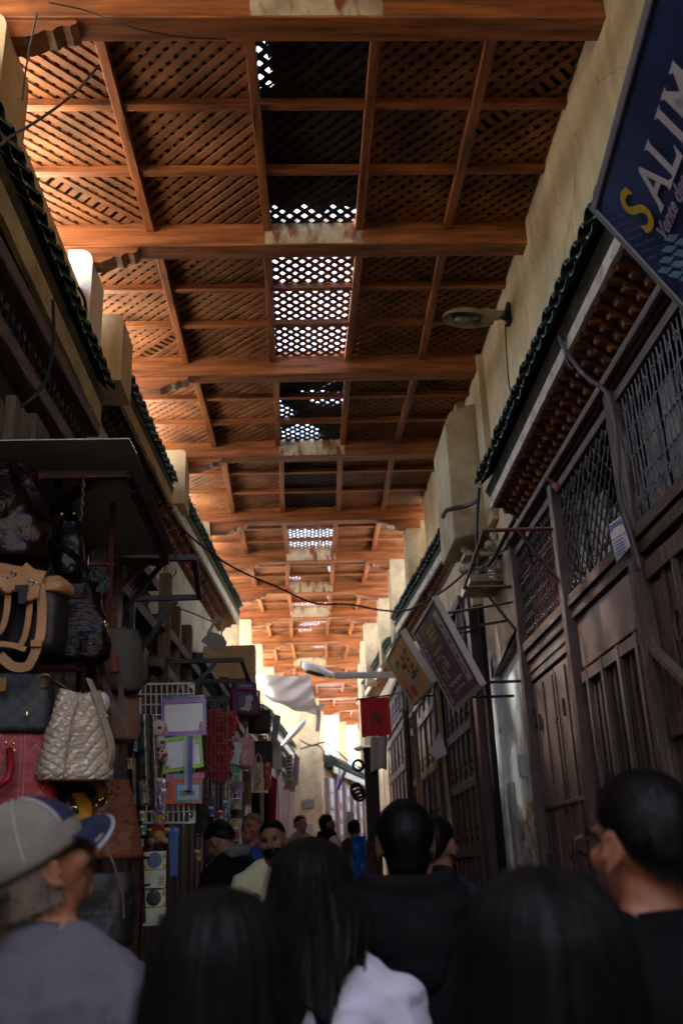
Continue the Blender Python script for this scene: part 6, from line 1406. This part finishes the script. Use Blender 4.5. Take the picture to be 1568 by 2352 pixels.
# man in the cap
M_shirtc = mat('slate_checked_shirt', (.10, .105, .13), .85, .12, 6, .3, fine=40, wave=('DIAGONAL', 70, 0), bdist=.002)
def capx(root, T, TH, put):
    kh = mat('khaki_cap_cloth', (.20, .185, .155), .85, .15, 9, .4); nv = mat('navy_cap_cloth', (.014, .018, .052), .85, .2, 9, .4); pe = mat('pale_piping', (.42, .42, .46), .7)
    cp = MB(); N = 40
    def cs(a, th, o=0):
        n_ = 1+.012*noise.noise(V(a*2, th*2, 3)); return V(math.sin(a)*math.sin(th)*(.093+o)*n_, math.cos(a)*math.sin(th)*(.112+o)*n_-.014, 1.652+math.cos(th)*(.098+o)*n_)
    R = []
    for j in range(15):
        t = (j+.3)/14.3; R.append([cs(2*PI*k/N, t*(1.62+.28*(.5-.5*math.cos(2*PI*k/N))**1.2 )) for k in range(N)])
    cp.loft(R); put(cp, TH); c_ = cp.build('cap', kh, root, smooth=True); 
    g = MB(); R = []
    for j in range(9):
        t = .12+j/8*.62; R.append([cs(-1.15+2.3*k/16, t*1.62, .0018) for k in range(17)])
    g.loft(R, close=False, caps=False); put(g, TH); g.build('front_panel', nv, c_, smooth=True)
    g = MB()
    for a in (-1.17, 1.17): g.tube([cs(a, .2+1.0*k/8, .003) for k in range(9)], .003, 5)
    for a in (2.0, -2.0, 3.14): g.tube([cs(a, .1+1.5*k/10, .0018) for k in range(11)], .0014, 4)
    put(g, TH); g.build('piping', pe, c_)
    def brim(u, v):
        a = (u-.5)*2.1; e_ = 1+.0*v; w_ = V(math.sin(a)*.093, math.cos(a)*.108-.014, 1.655-.004); out = V(math.sin(a)*.102, math.cos(a)*.168-.004, 1.650-.022*abs(math.sin(a))**1.5*2)
        return w_*(1-v)+out*v+V(0, 0, .010*math.sin(v*PI))
    g = MB(); g.grid(brim, 24, 8, (0, 0, .005)); put(g, TH); bo = g.build('brim', nv, c_, smooth=True)
    g = MB(); g.tube([brim(k/20, 1)+V(0, 0, .002) for k in range(21)], .0045, 6); g.tube([brim(.03+.94*k/20, .8)-V(0, 0, .0005) for k in range(21)], .003, 5); put(g, TH); g.build('brim_edge', pe, bo)
    g = MB(); g.tube([V(math.sin(a)*.096, math.cos(a)*.114-.014, 1.585+.035*(1-abs(a-PI)/.7*.4)) for a in [PI-.75+1.5*k/12 for k in range(13)]], .009, 6); put(g, TH); g.build('strap', mat('black_strap', (.02, .02, .022), .8), c_)
    # nape hair
    g = MB(); rr_ = random.Random(4)
    R = [[V(math.sin(a)*(.082-.010*j/6), math.cos(a)*(.100-.012*j/6)-.016, 1.635-.080*j/6) for a in [PI-1.75+3.5*k/30 for k in range(31)]] for j in range(7)]
    g.loft(R, close=False, caps=False)
    for k in range(900):
        a = PI+rr_.uniform(-1.75, 1.75); j = rr_.random(); p = V(math.sin(a)*(.083-.010*j), math.cos(a)*(.101-.012*j)-.016, 1.637-.08*j); sd = V(math.cos(a), -math.sin(a), 0)*.0008; g.add([p-sd, p+sd, p+V(math.sin(a)*.003, math.cos(a)*.003, -.018)], [(0, 1, 2)])
    put(g, TH); g.build('hair', M_hairg, root, smooth=True)
person('man in a khaki and navy cap and slate shirt looking up right, lower left', 118, 1985, 1.93, -50, M_skin, None, M_hairg, 'shirt', M_shirtc, M_jeans, hp=22, near=True, vox=.008, extras=capx, collar=M_shirtc, torsoyaw=-16, disp=.03)
person('person cut off by the left picture edge with only a cheek showing', -52, 2045, 2.75, -15, M_skin, 'short', M_hairb, 'shirt', M_blackcloth, M_jeans, near=True, vox=.010)
# long haired woman in the middle, white shirt
M_lav = mat('white_lavender_shirt', (.62, .60, .70), .8, .08, 5, .3)
person('woman with long dark wavy hair and a white shirt, centre foreground', 717, 2050, 2.25, 4, M_skin, 'long', M_hairb, 'shirt', M_lav, M_jeans, near=True, vox=.008, hl=1.40, hw=1.0, skew=.11, torsoyaw=-22, disp=.04)
person('person with smooth straight black hair at the bottom left of centre', 505, 2262, 1.27, -4, M_skin, 'long', M_hair, 'shirt', M_blackcloth, M_jeans, near=True, vox=.010, hl=1.16, hw=.9)
person('person with glossy parted black hair nearest the camera at the bottom right', 1246, 2256, 1.05, 6, M_skin, 'long', M_hair, 'shirt', M_blackcloth, M_jeans, near=True, vox=.010, hl=1.16, hw=.9)
# hooded man
person('man with cropped black hair in a dark hooded sweatshirt right of centre', 930, 1940, 2.95, 0, M_skin2, 'short', M_hair, 'jacket', mat('charcoal_sweatshirt', (.012, .012, .013), .95, .2, 9, .3, spec=.08), M_jeans, near=True, vox=.010, hood=True, disp=.02)
person('balding man in a navy top beyond the hooded man', 1003, 1945, 3.9, -35, M_skin2, 'cropped', M_hairb, 'shirt', mat('deep_navy_cloth', (.012, .018, .032), .85), M_jeans, vox=.010)
# man with glasses
def glassx(root, T, TH, put):
    g = MB()
    for sx in (-1, 1):
        g.tube([V(.083*sx, -.02, 1.632), V(.083*sx, .05, 1.637), V(.070*sx, .098, 1.636)], .003, 6)
        c = V(.034*sx, .108, 1.628); g.tube([c+V(.026*math.cos(a), .0, .019*math.sin(a)) for a in [2*PI*k/16 for k in range(17)]], .0028, 5)
    g.tube([V(-.01, .11, 1.634), V(.01, .11, 1.634)], .0025, 5); put(g, TH); g.build('spectacles', mat('black_acetate', (.01, .01, .01), .25), root)
person('man with short black hair and black spectacles at the right edge', 1478, 1945, 1.66, 20, M_skin, 'short', M_hair, 'jacket', M_blackcloth, M_jeans, near=True, vox=.009, extras=glassx, collar=M_blackcloth, torsoyaw=10)
# seller in pale yellow
def beard(root, T, TH, put):
    g = MB(); g.ell((0, .034, 1.560), (.059, .066, .050), None, 20, 12); g.ell((0, .096, 1.579), (.024, .008, .005), None, 12, 6); put(g, TH); o = g.build('beard', M_hair, root, smooth=True)
    g = MB()
    for sx in (-1, 1): g.ell((.031*sx, .089, 1.651), (.014, .005, .003), rotz(0), 10, 6)
    put(g, TH); g.build('eyebrows', M_hair, root, smooth=True)
    g = MB(); g.ell((.10, .30, 1.22), (.05, .03, .08), None, 12, 8); g.ell((.07, .31, 1.15), (.03, .03, .05)); put(g, T); o = g.build('held_scarf', mat('lilac_scarf', (.30, .16, .36), .8, .3, 12, .4), root, smooth=True); organic(o, .008, 2, .01)
person('bearded man with cropped black hair in a pale yellow shirt facing the camera', 630, 1930, 5.9, 172, M_skin2, 'cropped', M_hair, 'shirt', mat('pale_yellow_shirt', (.66, .64, .38), .8, .1, 6, .3), M_jeans, hp=-8, hy_=6, vox=.009, extras=beard, arms={1: ((.185, 0, 1.39), (.24, .06, 1.13), (.12, .27, 1.25)), -1: ((-.185, 0, 1.39), (-.23, .0, 1.12), (-.18, .14, .92))})
# stooping man in black and oxblood sleeves
def hoodx(root, T, TH, put):
    g = MB()
    for sx in (-1, 1):
        pass
    g.tube([(-.10, -.03, 1.47), (-.06, -.09, 1.50), (0, -.105, 1.50), (.06, -.09, 1.50), (.10, -.03, 1.47)], [.03, .04, .045, .04, .03], 10); put(g, T); g.build('hood', mat('grey_marl', (.13, .13, .14), .9, .2, 20), root, smooth=True)
    for sx, (S_, E_, W_) in ((1, ((.185, 0, 1.39), (.20, .18, 1.18), (.14, .40, 1.10))), (-1, ((-.185, 0, 1.39), (-.20, .18, 1.15), (-.12, .38, 1.02)))):
        S_, E_, W_ = V(*S_), V(*E_), V(*W_); g = MB(); g.tube([S_+V(0, 0, .0), (S_+E_)/2, E_, (E_+W_)/2, W_-(W_-E_).normalized()*.02], [.078, .074, .066, .062, .052], 14); put(g, T); o = g.build('sleeve', mat('oxblood_jersey', (.12, .012, .022), .9, .2, 9, .3), root, smooth=True); organic(o, .011, 3, .012)
person('stooping man in a black jacket with oxblood sleeves and grey hood at the toy stall', 512, 1928, 6.3, 58, M_skin2, 'short', M_hair, 'jacket', M_blackcloth, M_jeans, lean=22, hp=-20, vox=.010, extras=hoodx, arms={1: ((.185, 0, 1.39), (.20, .18, 1.18), (.14, .40, 1.10)), -1: ((-.185, 0, 1.39), (-.20, .18, 1.15), (-.12, .38, 1.02))})
# man in blue with a backpack, hand at his face
def bpx(root, T, TH, put):
    g = MB(); g.ell((0, -.19, 1.22), (.15, .09, .22), None, 16, 12); put(g, T); o = g.build('backpack', mat('dusky_backpack', (.03, .04, .05), .8), root, smooth=True)
person('man in a bright blue top with a dark backpack, hand raised to his mouth', 578, 1903, 8.2, 150, M_skin, 'cropped', M_hairg, 'shirt', mat('royal_blue_top', (.02, .07, .34), .75, .2, 7, .3), M_jeans, vox=.011, extras=bpx, arms={1: ((.185, 0, 1.39), (.22, .12, 1.20), (.06, .17, 1.46))})
# the far group
person('man in a grey jacket with short black hair by the plaque wall', 691, 1893, 14, -140, M_skin, 'short', M_hair, 'shirt', mat('warm_grey_jacket', (.30, .27, .26), .8), M_jeans, vox=.014)
person('man in a black jacket and black beanie in the bright far lane', 752, 1893, 12.6, -70, M_skin2, 'short', M_hair, 'jacket', M_blackcloth, M_jeans, vox=.013, hood=True)
def scarfx(root, T, TH, put):
    g = MB(); g.ell((0, -.02, 1.66), (.088, .105, .095), None, 18, 12); g.ell((0, -.03, 1.56), (.085, .085, .09), None, 16, 10); put(g, TH); g.build('headscarf', mat('pale_pink_scarf', (.58, .50, .55), .8, .2, 9), root, smooth=True)
person('woman in a pale headscarf and dark coat walking in the far lane', 769, 1945, 11, 170, M_skin2, None, M_hair, 'jacket', mat('dark_plum_coat', (.045, .03, .04), .9), M_jeans, vox=.012, extras=scarfx)
person('person in a long brown robe standing at the bright far right', 814, 1905, 12.0, -20, M_skin2, 'cropped', M_hairb, 'jacket', mat('brown_robe', (.075, .035, .025), .9, .2, 8, .3), M_jeans, vox=.013, robe=True)
